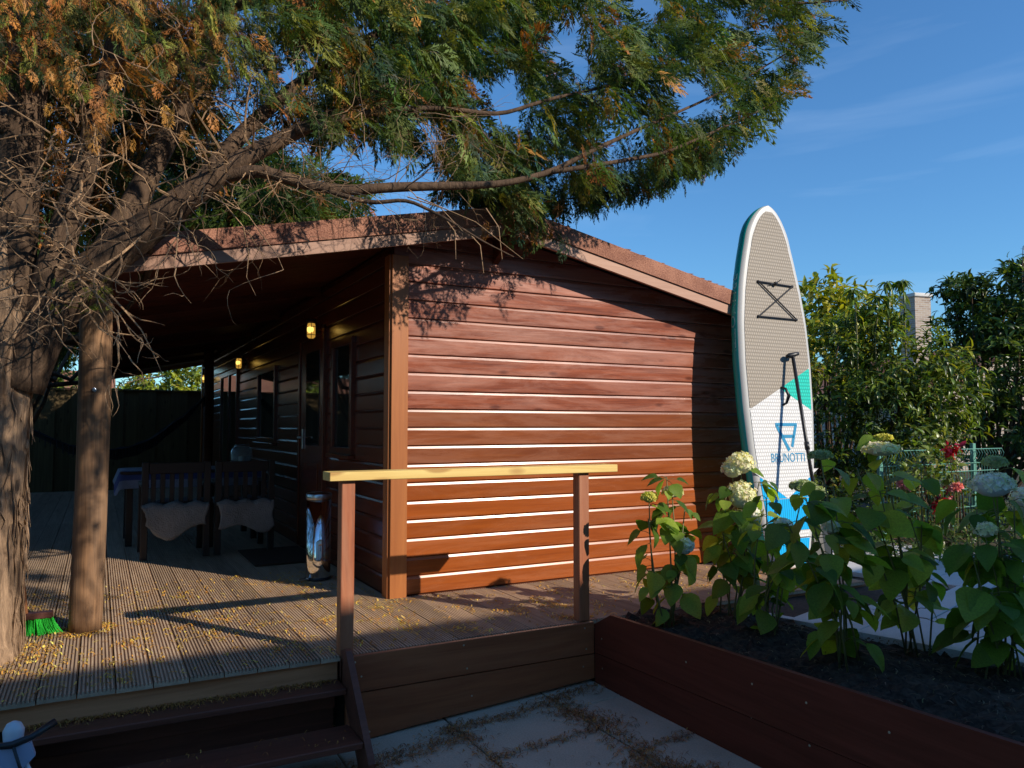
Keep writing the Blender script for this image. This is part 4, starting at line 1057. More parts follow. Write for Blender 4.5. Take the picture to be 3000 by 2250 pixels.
FPOLY = [(-60, -700), (1500, -700), (1880, -150), (1810, 10), (1760, 75), (1715, 150), (1690, 190), (1620, 250), (1540, 320), (1450, 350), (1340, 350), (1240, 390), (1170, 440), (1090, 440), (1040, 400), (990, 370), (930, 330), (860, 300), (780, 275), (700, 270), (600, 225), (500, 180), (350, 170), (210, 200), (60, 190), (-60, 190)]
GAPS = [(1075, 225, 60, 45), (905, 340, 60, 36), (1385, 385, 40, 30), (1345, 5, 30, 30), (1560, 30, 34, 26), (1010, 170, 26, 20), (1240, 110, 24, 18), (1450, 180, 24, 18), (1640, 45, 30, 22)]
P_, D_, C_, L2 = [], [], [], []
EXTRA = 1
cols_c = dict(g1=(.075, .125, .03), g2=(.125, .17, .04), g3=(.045, .095, .045), yg=(.24, .24, .045), br=(.36, .15, .04), br2=(.46, .22, .055), dk=(.035, .05, .018))
tries = 0
while len(P_) < 7400 and tries < 90000:
    tries += 1
    vx, vy = rnd.uniform(-60, 1880), (rnd.uniform(-60, 450) if rnd.random() < .8 else rnd.uniform(-700, 0))
    if not inpoly(vx, vy, FPOLY): continue
    if any(((vx - a) / c) ** 2 + ((vy - b_) / d) ** 2 < 1 for a, b_, c, d in GAPS): continue
    if sin(vx * .013 + vy * .021) + sin(vx * .031 - vy * .017) + sin(vx * .007 + 2) * .5 < -1.05: continue
    if vx > 1150 and rnd.random() < .25: continue
    r_ = rnd.random()
    if vx > 1250: Y = -.75 + rnd.gauss(0, .26)
    elif vx > 600: Y = rnd.uniform(-.95, .7)
    else: Y = rnd.uniform(-1.0, .8)
    p = onplane(vx, vy, 1, Y)
    f = min(1, max(0, (vx - 200) / 1200))
    d = np.array([.25 + .75 * f + rnd.gauss(0, .45), rnd.gauss(-.1, .5), -.75 + .65 * f * (1.0 if vy < 250 else .4) + rnd.gauss(0, .3)])
    if vx > 1550 and vy < 140: d = np.array([.9, rnd.gauss(0, .3), .25 + rnd.gauss(0, .2)])
    P_.append(p); D_.append(d)
    if vx < 430: k = rnd.choices(['br', 'br2', 'yg', 'dk', 'g1'], [.24, .2, .14, .24, .18])[0]
    elif vx < 780: k = rnd.choices(['br', 'br2', 'yg', 'g2', 'dk', 'g1'], [.1, .05, .24, .2, .2, .21])[0]
    else: k = rnd.choices(['g1', 'g2', 'g3', 'yg', 'br', 'br2'], [.35, .27, .2, .11, .05, .02])[0]
    C_.append(cols_c[k]); L2.append(rnd.uniform(.13, .25) if vx > 600 else rnd.uniform(.07, .16))
# denser skirt under the long limb and dark brown inner foliage behind the stems
for q in range(900):
    vx = rnd.uniform(950, 1560); lo = np.interp(vx, [950, 1050, 1150, 1300, 1420, 1560], [395, 440, 450, 425, 395, 330]); vy = lo - abs(rnd.gauss(0, 55))
    P_.append(onplane(vx, vy, 1, rnd.uniform(-.25, .55))); D_.append(np.array([.35 + rnd.gauss(0, .4), rnd.gauss(0, .5), -.75 + rnd.gauss(0, .3)])); C_.append(cols_c[rnd.choices(['g1', 'g3', 'g2', 'dk', 'br'], [.35, .25, .15, .2, .05])[0]]); L2.append(rnd.uniform(.11, .2))
for q in range(1900):
    vx, vy = rnd.uniform(-60, 470), rnd.uniform(-40, 520)
    if vy > 330 and vx > 330: continue
    P_.append(onplane(vx, vy, 1, rnd.uniform(.1, 1.9))); D_.append(np.array([rnd.gauss(0, .5), rnd.gauss(0, .5), -.7])); C_.append(cols_c[rnd.choices(['br', 'dk', 'g1', 'yg', 'br2'], [.3, .36, .14, .1, .1])[0]]); L2.append(rnd.uniform(.14, .28))
# hanging tip in front of the ridge and a few brown tassels
for q in range(46):
    vx, vy = rnd.gauss(1135, 38), rnd.uniform(420, 505); P_.append(onplane(vx, vy, 1, rnd.uniform(-.5, -.3))); D_.append(np.array([rnd.gauss(.2, .3), rnd.gauss(0, .3), -1])); C_.append(cols_c[rnd.choice(['g1', 'g3', 'g2', 'br'])]); L2.append(rnd.uniform(.1, .2))
for q in range(40):
    vx = rnd.uniform(60, 460); vy = rnd.uniform(120, 300); P_.append(onplane(vx, vy, 1, rnd.uniform(-1.3, -.9))); D_.append(np.array([rnd.gauss(0, .3), rnd.gauss(0, .3), -1])); C_.append(cols_c['br2']); L2.append(rnd.uniform(.06, .12))
for q in range(30):
    vx = rnd.uniform(100, 260); vy = rnd.uniform(640, 700) - (vx - 100) * .1; P_.append(onplane(vx, vy - 20, 1, -.62)); D_.append(np.array([rnd.gauss(.3, .4), rnd.gauss(-.3, .3), rnd.gauss(.1, .4)])); C_.append((.22, .24, .03)); L2.append(rnd.uniform(.03, .07))
# part of the crown above and behind the viewer, out of the picture, that dapples trunk, post and deck
def screen_y(p):
    d = np.array(p) - CAM; z_ = d @ CF; return (1125 - FPX * (d @ CU) / z_) / VS if z_ > .2 else -9e3
for q in range(230):
    pp = np.array([rnd.uniform(-.8, 1.2), rnd.uniform(-4.0, -2.7), rnd.uniform(2.7, 3.9)])
    if screen_y(pp) > -330: continue
    P_.append(pp); D_.append(np.array([rnd.gauss(.2, .6), rnd.gauss(-.5, .5), -.6])); C_.append(cols_c['g1']); L2.append(rnd.uniform(.2, .36))
P_, D_, C_, L2 = map(np.array, (P_, D_, C_, L2))
side = nr.normal(size=P_.shape) * .6 + np.array([0, -.35, .75])
V, F, T = sprays(P_ - CO, D_, side, L2, jitter(C_, len(C_), .25, .06))
o = link('crown', npmesh('crown', V, F, T, M_FOL), ctree); o['kind'] = 'stuff'

# second conifer behind the roof
def conifer(name, label, base, blobs, n, cols, wts, ln_=.3):
    t = thing(name, label, 'tree', base); P, D, C2 = [], [], []
    for c, r, sh_ in blobs:
        k = int(n * sh_); u = unit(k); P.append(np.array(c) + u * np.array(r) * (nr.random((k, 1)) ** .45)); D.append(u * .6 + np.array([.1, 0, -.5]) + unit(k) * .5)
    P, D = np.concatenate(P), np.concatenate(D); k = len(P)
    C2 = np.array(cols)[nr.choice(len(cols), k, p=wts)]
    V, F, T = sprays(P - np.array(base), D, nr.normal(size=P.shape) * .6 + np.array([0, -.3, .7]), nr.uniform(.6, 1.2, k) * ln_, jitter(C2, k, .25, .06))
    o = link('crown', npmesh('crown', V, F, T, M_FOL), t); o['kind'] = 'stuff'
    w = MB(); zt = max(c[2] + r[2] * .6 for c, r, _ in blobs) - base[2]
    w.tube([(0, 0, -.1), (.03, .02, zt * .3), (-.04, .03, zt * .6), (.02, 0, zt)], [.18, .15, .1, .02], 10)
    for c, r, _ in blobs:
        e = Vector(c) - Vector(base)
        for q in range(4): w.tube([(0, 0, e.z * rnd.uniform(.5, .8)), e * .6 + Vector((rnd.gauss(0, .2), rnd.gauss(0, .2), 0)), e + Vector((rnd.gauss(0, r[0] * .5), rnd.gauss(0, r[1] * .5), rnd.gauss(0, r[2] * .4)))], [.05, .035, .008], 6)
    w.build('trunk', M_LIMB, t, True); return t
def blob(vx, vy, Y, rx, rz, share, ry=None):
    c = onplane(vx, vy, 1, Y); return (tuple(c), (rx, ry or rx, rz), share)
conifer('conifer_tree', 'bright green conifer standing behind the veranda roof', (-3.4, 6.2, -.06),
        [blob(540, 430, 4.2, 1.0, .7, .35), blob(660, 440, 4.6, .75, .45, .2), blob(400, 400, 4.5, 1.2, .9, .25), ((-1.35, 8.4, 3.05), (1.0, 1.4, .6), .3), ((-2.4, 9.2, 2.9), (.8, 1.0, .6), .15)], 2100,  # crown blobs low over the roof added to keep sun off the fence
        [(.10, .15, .02), (.05, .10, .02), (.03, .06, .02), (.28, .12, .03)], [.42, .3, .2, .08], .34)

# ------------------------------------------------------------------ trees and shrubs on the right
def dblob(vx, vy, D, rx, rz, share, ry=None):
    c = atdepth(vx, vy, D); return (tuple(c), (rx, ry or rx, rz), share)
YG, MG, DG, LG = (.32, .33, .025), (.12, .18, .03), (.05, .09, .026), (.19, .25, .035)
leafy('walnut_tree', 'yellow-green tree behind the paddle board in full sun', 'tree', (9.4, 4.1, -.06),
      [dblob(1770, 660, 13, .62, .5, .28), dblob(1850, 680, 13.3, .6, .42, .26), dblob(1790, 770, 13, .7, .5, .24), dblob(1700, 720, 13, .7, .6, .22)], 2700, .16, .07, [YG, LG, (.42, .36, .03)], [.55, .25, .2], stem_r=.03, droop=.35)
leafy('laurel_shrub', 'dense glossy laurel hedge shrub directly behind the paddle board', 'shrub', (7.0, 2.4, -.06),
      [dblob(1800, 800, 10.6, .75, .6, .3), dblob(1830, 930, 10.4, .75, .62, .35), dblob(1780, 1040, 10.2, .7, .45, .2), dblob(1850, 735, 10.8, .5, .35, .15)], 5200, .115, .04, [MG, DG, LG, YG], [.4, .32, .18, .1], 'laurel hedge along the right', stem_r=.025)
leafy('laurel_shrub', 'laurel shrub with tall drooping shoots below the brick chimney', 'shrub', (7.75, 1.7, -.06),
      [dblob(1960, 790, 10.2, .62, .55, .26), dblob(1940, 900, 10, .8, .6, .36), dblob(2020, 860, 9.9, .6, .6, .26), dblob(1905, 690, 10.3, .28, .2, .06), dblob(1950, 1010, 9.8, .6, .3, .06)], 5600, .12, .038, [MG, LG, DG, YG], [.36, .28, .24, .12], 'laurel hedge along the right', stem_r=.022, droop=.45)
# shoots with drooping leaf tufts
for (a, top, lb) in (((1890, 720), (1898, 640), 'short drooping laurel shoot just left of the two tallest shoots'), ((1920, 700), (1915, 608), 'tall drooping laurel shoot next but one to the brick chimney'), ((1955, 720), (1948, 605), 'tall drooping laurel shoot right beside the brick chimney'), ((1850, 700), (1842, 625), 'drooping laurel shoot against the yellow-green tree')):
    s0, s1 = atdepth(*a, 10.2), atdepth(*top, 10.2)
    t = thing('laurel_shoot', lb, 'shoot', s0 - np.array([0, 0, 1.2]), 'tall shoots above the hedge')
    bz = np.array(s0) - np.array([0, 0, 1.2])
    MB().tube([(0, 0, 0), (.01, 0, .7), s0 - bz, (s0 + s1) / 2 - bz + np.array([.02, 0, 0]), s1 - bz], [.012, .011, .01, .008, .004], 6).build('stem', M_STEM, t, True)
    k = 42; tt_ = nr.uniform(.3, 1, k); tt_ = np.where(nr.random(k) < .6, .97, tt_)
    P = s0 + (s1 - s0) * tt_[:, None]; an = nr.uniform(0, 2 * pi, k); D = np.stack([np.cos(an), np.sin(an), nr.uniform(-.6, .5, k)], 1)
    V, F, T = leaves(P - bz, D, np.array([0, 0, 1.0]) + unit(k) * .2, nr.uniform(.11, .18, k), nr.uniform(.028, .04, k), jitter(np.array([MG, LG])[nr.integers(0, 2, k)], k, .2), .75)
    o = link('leaves', npmesh('leaves', V, F, T, M_LEAF), t); o['kind'] = 'stuff'
leafy('cherry_laurel', 'big dark cherry laurel at the right with arching leafy branches against the sky', 'shrub', (8.9, 1.1, -.06),
      [dblob(2150, 705, 11.0, .68, .42, .2), dblob(2075, 622, 11.0, .32, .10, .05), dblob(2110, 650, 11.0, .3, .15, .04), dblob(2220, 650, 10.8, .6, .6, .16), dblob(2130, 800, 10.9, .85, .6, .2), dblob(2130, 930, 10.9, .95, .65, .18), dblob(2270, 820, 10.4, 1.0, 1.3, .16), dblob(2195, 590, 11, .16, .32, .03)], 9800, .13, .045, [DG, MG, LG], [.52, .36, .12], stem_r=.03, droop=.3)
leafy('garden_shrub', 'low leafy shrub behind the mesh fence and below the laurels', 'shrub', (6.9, 1.2, -.06),
      [dblob(1880, 1090, 9.0, .8, .32, .35), dblob(1990, 1040, 9.2, .6, .4, .3), dblob(2080, 1110, 8.6, .7, .4, .35)], 3400, .07, .032, [DG, MG, LG, (.3, .26, .08)], [.4, .3, .2, .1], stem_r=.014)
leafy('rose_bush', 'sparse rose bush with pale lit leaves in front of the mesh fence', 'shrub', (6.0, .1, -.06),
      [dblob(1985, 1000, 8.0, .3, .32, .5), dblob(1960, 1050, 8.0, .3, .25, .3), dblob(2030, 1010, 8.1, .22, .25, .2)], 520, .075, .045, [(.22, .24, .06), LG, MG], [.4, .3, .3], stem_r=.01)
leafy('red_leaf_shrub', 'small shrub with crimson leaves beside the mesh fence', 'shrub', (6.35, -.1, -.06),
      [dblob(2052, 966, 8.0, .09, .06, .4), dblob(2022, 1068, 8.0, .07, .17, .6)], 110, .07, .04, [(.55, .01, .03), (.3, .01, .03), (.4, .25, .03)], [.5, .35, .15], stem_r=.01)
# pink roses
def rose(vx, vy, D, r, col, label):
    c = atdepth(vx, vy, D); t = thing('rose', label, 'flower', tuple(c), 'flowers by the mesh fence'); n = 70
    u = unit(n); u[:, 2] = np.abs(u[:, 2]) * .8
    V, F, T = leaves(u * r * .35, u + unit(n) * .4, unit(n), np.full(n, r * 1.0), np.full(n, r * .9), jitter(col, n, .2), .5)
    link('petals', npmesh('petals', V, F, T, M_PETAL), t)
    MB().tube([(0, 0, 0), (.02, .01, -c[2] * .5), (.0, .03, -c[2] - .05)], [.006, .008, .008], 5).build('stem', M_STEM, t)
PK = (.8, .30, .32)
for q, (a, b_) in enumerate(((1948, 1048), (1958, 1054), (1985, 1043), (2062, 1058), (2068, 1052))): rose(a, b_, 7.9, .045, PK, 'pink rose blooming in front of the green mesh fence')
for a, b_ in ((2128, 1040), (2140, 1042), (2115, 1046)): rose(a, b_, 8.1, .05, (.62, .13, .01), 'orange flower behind the white hydrangea at the terrace edge')
leafy('ground_cover', 'low dark ground plants between the terrace and the mesh fence', 'plant', (5.6, -.3, -.06),
      [dblob(1960, 1170, 7.2, .8, .16, .4), dblob(2090, 1165, 7.4, .7, .2, .35), dblob(1860, 1180, 7.3, .5, .14, .25)], 2600, .06, .022, [DG, MG, (.05, .06, .02)], [.5, .3, .2], stem_r=.006)
# green mesh fence
M_FGREEN = plain('green_fence_paint', (.13, .33, .26), .4)
mf = thing('mesh_fence', 'green wire mesh garden fence with a bent top edge', 'fence', (6.6, .25, 0))
fa, fb = np.array([5.35, .22]), np.array([7.55, .28]); Lf = np.linalg.norm(fb - fa); fdir = (fb - fa) / Lf; fn = np.array([fdir[1], -fdir[0]])
wv_, wh_ = MB(), MB()
def fp(s_, z, o_=0): p = fa + fdir * s_ + fn * o_; return (p[0] - 6.6, p[1] - .25, z)
q = 0.0
while q <= Lf:
    wv_.tube([fp(q, 0), fp(q, .74), fp(q, .79, .05), fp(q, .85, .075), fp(q, .90, .05)], .0032, 4); q += .055
for zz, oo in ((.05, 0), (.25, 0), (.45, 0), (.65, 0), (.74, 0), (.90, .05)): wh_.tube([fp(0, zz, oo), fp(Lf / 2, zz, oo), fp(Lf, zz, oo)], .005, 5)
o = wv_.build('wires', M_FGREEN, mf); o['kind'] = 'stuff'
wh_.build('rails', M_FGREEN, mf)
for s_ in (.05, 1.75):
    p = fp(s_, 0, -.03); MB().cbox(p[0] - .028, p[0] + .028, p[1] - .02, p[1] + .02, -.06, .96, .004).build('post', M_FGREEN, mf)

# ------------------------------------------------------------------ neighbouring houses
M_BRICK, N_, L_, B_ = mat('pale_brick')
tb_ = N_.new('ShaderNodeTexCoord'); bt = N_.new('ShaderNodeTexBrick'); bt.inputs['Scale'].default_value = 1.0
bt.inputs['Color1'].default_value = (.42, .33, .25, 1); bt.inputs['Color2'].default_value = (.30, .22, .17, 1); bt.inputs['Mortar'].default_value = (.45, .42, .38, 1)
bt.inputs['Brick Width'].default_value = .21; bt.inputs['Row Height'].default_value = .065; bt.inputs['Mortar Size'].default_value = .008
mpb = N_.new('ShaderNodeMapping'); mpb.inputs['Rotation'].default_value = (pi / 2, 0, 0); L_.new(tb_.outputs['Object'], mpb.inputs['Vector']); L_.new(mpb.outputs['Vector'], bt.inputs['Vector'])
L_.new(bt.outputs['Color'], B_.inputs['Base Color']); B_.inputs['Roughness'].default_value = .9
M_WALL = plain('white_render', (.62, .6, .56), .85, var=.1)
M_TILE, N_, L_, B_ = mat('clay_tiles')
tw_ = N_.new('ShaderNodeTexCoord'); wv2 = N_.new('ShaderNodeTexWave'); wv2.inputs['Scale'].default_value = 3.2; wv2.bands_direction = 'X'
nz2 = N_.new('ShaderNodeTexNoise'); nz2.inputs['Scale'].default_value = 3; cr2 = N_.new('ShaderNodeValToRGB')
cr2.color_ramp.elements[0].color = (.22, .085, .045, 1); cr2.color_ramp.elements[1].color = (.45, .2, .11, 1)
L_.new(tw_.outputs['Object'], nz2.inputs['Vector']); L_.new(tw_.outputs['Object'], wv2.inputs['Vector']); L_.new(nz2.outputs['Fac'], cr2.inputs['Fac']); L_.new(cr2.outputs['Color'], B_.inputs['Base Color'])
bp2 = N_.new('ShaderNodeBump'); bp2.inputs['Distance'].default_value = .05; L_.new(wv2.outputs['Fac'], bp2.inputs['Height']); L_.new(bp2.outputs['Normal'], B_.inputs['Normal']); B_.inputs['Roughness'].default_value = .85
def house(label, base, rz, wx, wy, he, hr, chim=None, name='house', wm=None):
    t = thing(name, label, 'house', base); t.rotation_euler = (0, 0, rz)
    x, y = wx / 2, wy / 2
    MB().prism([(-x, -y, 0), (x, -y, 0), (x, -y, he), (0, -y, hr), (-x, -y, he)], [(-x, y, 0), (x, y, 0), (x, y, he), (0, y, hr), (-x, y, he)]).build('wall', wm or M_WALL, t)
    k = (hr - he) / x
    for s_ in (-1, 1):
        e = .35
        A = [(0, hr + .12), (s_ * (x + e), he - k * e + .12), (s_ * (x + e), he - k * e + .02), (0, hr + .02)]
        MB().prism([(a, -y - .3, b_) for a, b_ in A], [(a, y + .3, b_) for a, b_ in A]).build('roof', M_TILE, t)
    for yy in (-y * .5, y * .4):
        for s_ in (-1, 1):
            f = MB().box(s_ * (x + .001), s_ * (x + .04), yy - .6, yy + .6, he * .4, he * .8).build('window', W_SIDE if wm else M_SWHITE, t)
            MB().box(s_ * (x + .0405), s_ * (x + .045), yy - .52, yy + .52, he * .4 + .07, he * .8 - .07).build('pane', M_GLASS, f)
    for xx in (-x * .5, x * .5):
        f = MB().box(xx - .5, xx + .5, -y - .04, -y - .001, he * .4, he * .8).build('window', W_SIDE if wm else M_SWHITE, t)
        MB().box(xx - .43, xx + .43, -y - .045, -y - .0405, he * .4 + .07, he * .8 - .07).build('pane', M_GLASS, f)
    if chim:
        cx, cy, w_, zt = chim
        c = MB(); c.cbox(cx - w_ / 2, cx + w_ / 2, cy - w_ / 2, cy + w_ / 2, he * .9, zt - .12, .01); o = c.build('chimney', M_BRICK, t)
        MB().cbox(cx - w_ / 2 - .05, cx + w_ / 2 + .05, cy - w_ / 2 - .05, cy + w_ / 2 + .05, zt - .1195, zt, .02).build('cap', M_WALL, o)
    return t
cc = atdepth(1976, 636, 24)
house('brick house with a pale brick chimney half hidden behind the laurels', (cc[0] + 1.59, cc[1] + 1.71, -.06), radians(-12), 6.5, 9, 2.0, 3.5, (-1.2, -2.0, .62, cc[2] + .05), wm=M_BRICK)
lc = atdepth(110, 835, 30)
house('far house with an orange clay tile roof beyond the board fence', (-5.6, 30.5, -.06), radians(90), 7, 8.2, 1.7, 3.35)
leafy('young_tree', 'bright yellow-green tree beyond the board fence framed by the veranda', 'tree', (-.1, 19.2, -.06),
      [dblob(345, 835, 22, 1.0, .62, .34), dblob(395, 825, 22, .7, .62, .3), dblob(300, 850, 22, .5, .35, .14), dblob(350, 900, 22, 1.2, .8, .22)], 3600, .17, .08, [(.30, .33, .03), (.2, .24, .03), (.12, .16, .02)], [.5, .35, .15], stem_r=.05)
leafy('garden_tree', 'dark leafy tree beside the far tiled roof seen between trunk and round post', 'tree', (-3.2, 15.5, -.06),
      [dblob(110, 745, 17, .6, .5, .4), dblob(90, 820, 17, .6, .45, .35), dblob(140, 690, 17, .5, .4, .25)], 2600, .14, .06, [MG, DG, LG, YG], [.3, .35, .2, .15], stem_r=.05)
leafy('holly_tree', 'dark evergreen tree leaning over the board fence left of the round post', 'tree', (-3.3, 10.0, -.06),
      [((-2.7, 9.8, 3.1), (.8, .9, .7), .45), ((-3.6, 9.4, 3.4), (.9, .9, .8), .35), ((-2.2, 10.3, 3.3), (.7, .5, .5), .2)], 3000, .11, .06, [DG, MG, LG], [.5, .35, .15], stem_r=.05)
# house and trees behind the viewer, whose shadow covers patio and flower bed
hs = house('tall house behind the viewer whose shadow falls on the patio', (5.5, -13.2, -.5), radians(90), 8.2, 26, 5.60, 7.34)
leafy('shade_tree', 'broad tree to the right of the terrace outside the picture', 'tree', (12.4, -3.6, -.06),
      [((12.2, -3.7, 3.2), (1.5, 1.6, 1.4), .6), ((13.2, -2.8, 2.6), (1.4, 1.4, 1.2), .4)], 5200, .2, .1, [DG, MG], [.6, .4], stem_r=.09)

leafy('unseen_shade_hedge', 'tall dark evergreen hedge added out of view left of the tree to darken the veranda', 'hedge', (-4.6, 4.0, -.06),  # hedge added out of view to cut skylight reaching the veranda
      [((-4.5, -1.5 + 1.6 * q, 2.1), (.75, 1.2, 2.6), 1 / 8) for q in range(8)], 9000, .22, .12, [DG, (.04, .06, .02)], [.5, .5], stem_r=.04, shell=.8)
# ------------------------------------------------------------------ hydrangeas
def hleaf_mesh(seed):
    r2 = random.Random(seed); n = 9; V, F = [], []
    prof = [0, .34, .47, .5, .47, .40, .30, .17, .0]
    fold = r2.uniform(.1, .22); dr_ = r2.uniform(.25, .6); cup = r2.uniform(-.1, .15)
    for i in range(n):
        y = i / (n - 1); w = prof[i] * .78 * (1 + (.03 if i % 2 else -.02)); z = -dr_ * y * y * .8 + .08 * y
        V += [(-w, y, z + fold * w - cup * w * w + r2.gauss(0, .008)), (-w * .5, y, z + fold * w * .6 + r2.gauss(0, .006)), (0, y, z - .01), (w * .5, y, z + fold * w * .6 + r2.gauss(0, .006)), (w, y, z + fold * w - cup * w * w + r2.gauss(0, .008))]
    for i in range(n - 1):
        for k in range(4): F.append((i * 5 + k, i * 5 + k + 1, (i + 1) * 5 + k + 1, (i + 1) * 5 + k))
    m = MB().add(V, F).mesh('leaf', M_HLEAF, True); return m
HL = [hleaf_mesh(i) for i in range(6)]
def floret_head(name, t, c, r, flat, col, n=230):
    """domed cluster of four-petalled florets"""
    u = unit(n); u[:, 2] = np.where(u[:, 2] < -.25, -u[:, 2], u[:, 2]); sc_ = np.array([1, 1, flat])
    P = np.array(c) + u * sc_ * r * nr.uniform(.86, 1.05, (n, 1)) * (1 + .08 * np.sin(u[:, :1] * 6 + u[:, 1:2] * 5))
    Nn = u / sc_; Nn /= np.linalg.norm(Nn, axis=1, keepdims=True); Nn += unit(n) * .35
    Vs, Fs, Ts = [], [], []; base = 0; tnt = jitter(col, n, .12, .05)
    ref = unit(n)
    D0, S0, N0 = frames(ref - (ref * Nn).sum(1, keepdims=True) * Nn, Nn)
    for k in range(4):
        a = k * pi / 2; D = D0 * cos(a) + S0 * sin(a)
        sz = nr.uniform(.010, .0145, n)
        side = np.cross(N0, D)
        V = np.stack([P, P + D * sz[:, None] * .6 + side * sz[:, None] * .5 + N0 * .002, P + D * sz[:, None] * 1.05 + N0 * .004, P + D * sz[:, None] * .6 - side * sz[:, None] * .5 + N0 * .002], 1).reshape(-1, 3)
        Fs.append(np.arange(n * 4).reshape(n, 4) + base); base += n * 4; Vs.append(V); Ts.append(np.repeat(tnt, 4, 0))
    o = link(name, npmesh(name, np.concatenate(Vs), np.concatenate(Fs), np.concatenate(Ts), M_PETAL), t)
    MB().ball((c[0], c[1], c[2] - r * flat * .05), r * .82, 12, sq=(1, 1, flat)).build('flower_core', plain('flower_core', tuple(x * .55 for x in col), .9) if tuple(col) not in CORE else CORE[tuple(col)], o, True)
CORE = {}
CREAM, WHITE, LIME, GREEN = (.84, .80, .56), (.86, .86, .84), (.66, .62, .14), (.42, .48, .24)
for c_ in (CREAM, WHITE, LIME, GREEN): CORE[c_] = plain('flower_core', tuple(x * .75 for x in c_), .9)
def hydrangea(label, base, heads, tips, nl, size, spread, seed):
    r2 = random.Random(seed); B0 = Vector(base); t = thing('hydrangea', label, 'hydrangea', base)
    ax = 1; Yp = base[1]; st = MB(); SP = []
    for (vx, vy, r, flat, col, dy) in heads + [(a, b_, 0, 1, None, d) for a, b_, d in tips]:
        e = Vector(onplane(vx, vy, 1, Yp + dy)) - B0
        s0 = Vector((r2.gauss(0, .035), r2.gauss(0, .035), -.03)); out_ = Vector((r2.gauss(0, .03), r2.gauss(0, .03), 0))
        m1 = s0 + (e - s0) * .35 + out_ + Vector((-e.x * .12, -e.y * .12, .02)); m2 = s0 + (e - s0) * .7 + out_ * .6 + Vector((-e.x * .06, -e.y * .06, .02))
        ee = e - Vector((0, 0, r * flat * .6)) if r else e
        st.tube([s0, m1, m2, ee], [.0055, .005, .004, .003], 6)
        SP.append((s0, m1, m2, ee))
        if r: floret_head('flower_head', t, tuple(e), r, flat, col)
    st.build('stems', M_STEM, t, True)
    ps = MB(); tipl = [i_ for i_ in range(len(heads), len(SP)) for _ in range(3)]
    for q in range(nl + len(tipl)):
        s_ = SP[q % len(SP)] if q < nl else SP[tipl[q - nl]]; f = (r2.uniform(.12, 1.0) ** .8) if q < nl else r2.uniform(.93, .999); k = min(2, int(f * 3)); g_ = f * 3 - k
        p = s_[k].lerp(s_[k + 1], g_)
        az = r2.uniform(0, 2 * pi); d = Vector((cos(az), sin(az), r2.uniform(-.3, .4)))
        pet = p + d * r2.uniform(.02, .07) * spread
        ps.tube([p, (p + pet) / 2 + Vector((0, 0, .006)), pet], [.002, .0018, .0016], 4)
        L_ = size * r2.uniform(.6, 1.15) * (.75 if f > .9 else 1)
        dd = Vector((d.x, d.y, r2.uniform(-1.15, .05))).normalized()
        N_ = Vector((r2.gauss(0, .35), r2.gauss(0, .35) - .1, 1)); S_ = dd.cross(N_).normalized(); N_ = S_.cross(dd)
        o = link('leaf', HL[r2.randrange(6)], t)
        o.matrix_local = Matrix.Translation(pet) @ Matrix(((S_.x, dd.x, N_.x, 0), (S_.y, dd.y, N_.y, 0), (S_.z, dd.z, N_.z, 0), (0, 0, 0, 1))) @ Matrix.Diagonal((L_ * r2.uniform(.85, 1.1), L_, L_, 1))
    o = ps.build('leaf_stalks', M_STEM, t); o['kind'] = 'stuff'
    return t
hydrangea('slim hydrangea with lime and cream heads beside the right railing post', (1.16, -1.46, -.02),
          [(1402, 1076, .042, .75, LIME, 0), (1452, 1064, .058, .6, CREAM, .02), (1480, 1182, .05, 1.0, WHITE, -.05)], [(1440, 1030, 0), (1400, 1120, .05), (1480, 1090, 0), (1460, 1230, -.05)], 50, .14, 1.0, 3)
hydrangea('hydrangea with a stack of sunlit cream heads before the paddle board', (1.6, -1.52, -.02),
          [(1600, 1003, .085, .8, CREAM, 0), (1582, 1016, .065, .8, CREAM, .03), (1600, 1072, .09, .95, CREAM, -.02), (1616, 1112, .07, 1, WHITE, 0)], [(1570, 1060, 0), (1640, 1040, 0), (1560, 1150, 0), (1650, 1100, .05), (1600, 1180, 0)], 58, .16, 1.0, 5)
hydrangea('hydrangea with small white heads hiding the tail of the paddle board', (1.50, -1.93, -.02),
          [(1692, 1138, .05, .8, WHITE, 0), (1735, 1052, .07, .5, GREEN, 0), (1762, 1066, .06, .6, GREEN, .03)], [(1655, 1075, 0), (1690, 1130, 0), (1640, 1140, 0), (1720, 1190, 0), (1680, 1230, 0)], 40, .155, 1.0, 8)
hydrangea('tall bare-stemmed hydrangea with flat pale heads in the middle of the bed', (1.40, -2.48, -.02),
          [(1772, 985, .05, .45, GREEN, 0), (1795, 1140, .035, .9, WHITE, .05)], [(1740, 1075, 0), (1800, 1050, .05), (1760, 1150, 0), (1820, 1200, .05), (1700, 1130, 0)], 60, .165, 1.15, 11)
hydrangea('hydrangea with one broad cream dome facing the terrace', (2.0, -2.42, -.02),
          [(1903, 972, .085, .42, CREAM, 0), (1908, 946, .04, .4, LIME, .08)], [(1850, 1010, 0), (1990, 1020, 0), (1900, 1060, -.05), (1960, 1100, 0), (2010, 1090, .05), (1860, 1110, 0)], 62, .175, 1.3, 13)
hydrangea('dark leafy hydrangea with a large white head and green domes at the bed end', (2.0, -2.86, -.02),
          [(2150, 1000, .048, .6, GREEN, 0), (2143, 1050, .095, .62, WHITE, -.02), (2127, 1146, .048, .75, CREAM, -.05), (2225, 1090, .09, .9, WHITE, 0)], [(2110, 1100, 0), (2190, 1080, 0), (2100, 1200, 0), (2180, 1200, -.05), (2230, 1180, 0), (2140, 1280, -.05), (2200, 1290, 0)], 100, .175, 1.4, 17)
tg = thing('plant_tag', 'nursery label stuck in the soil under the hydrangea with sunlit heads', 'label', (1.62, -1.62, 0))
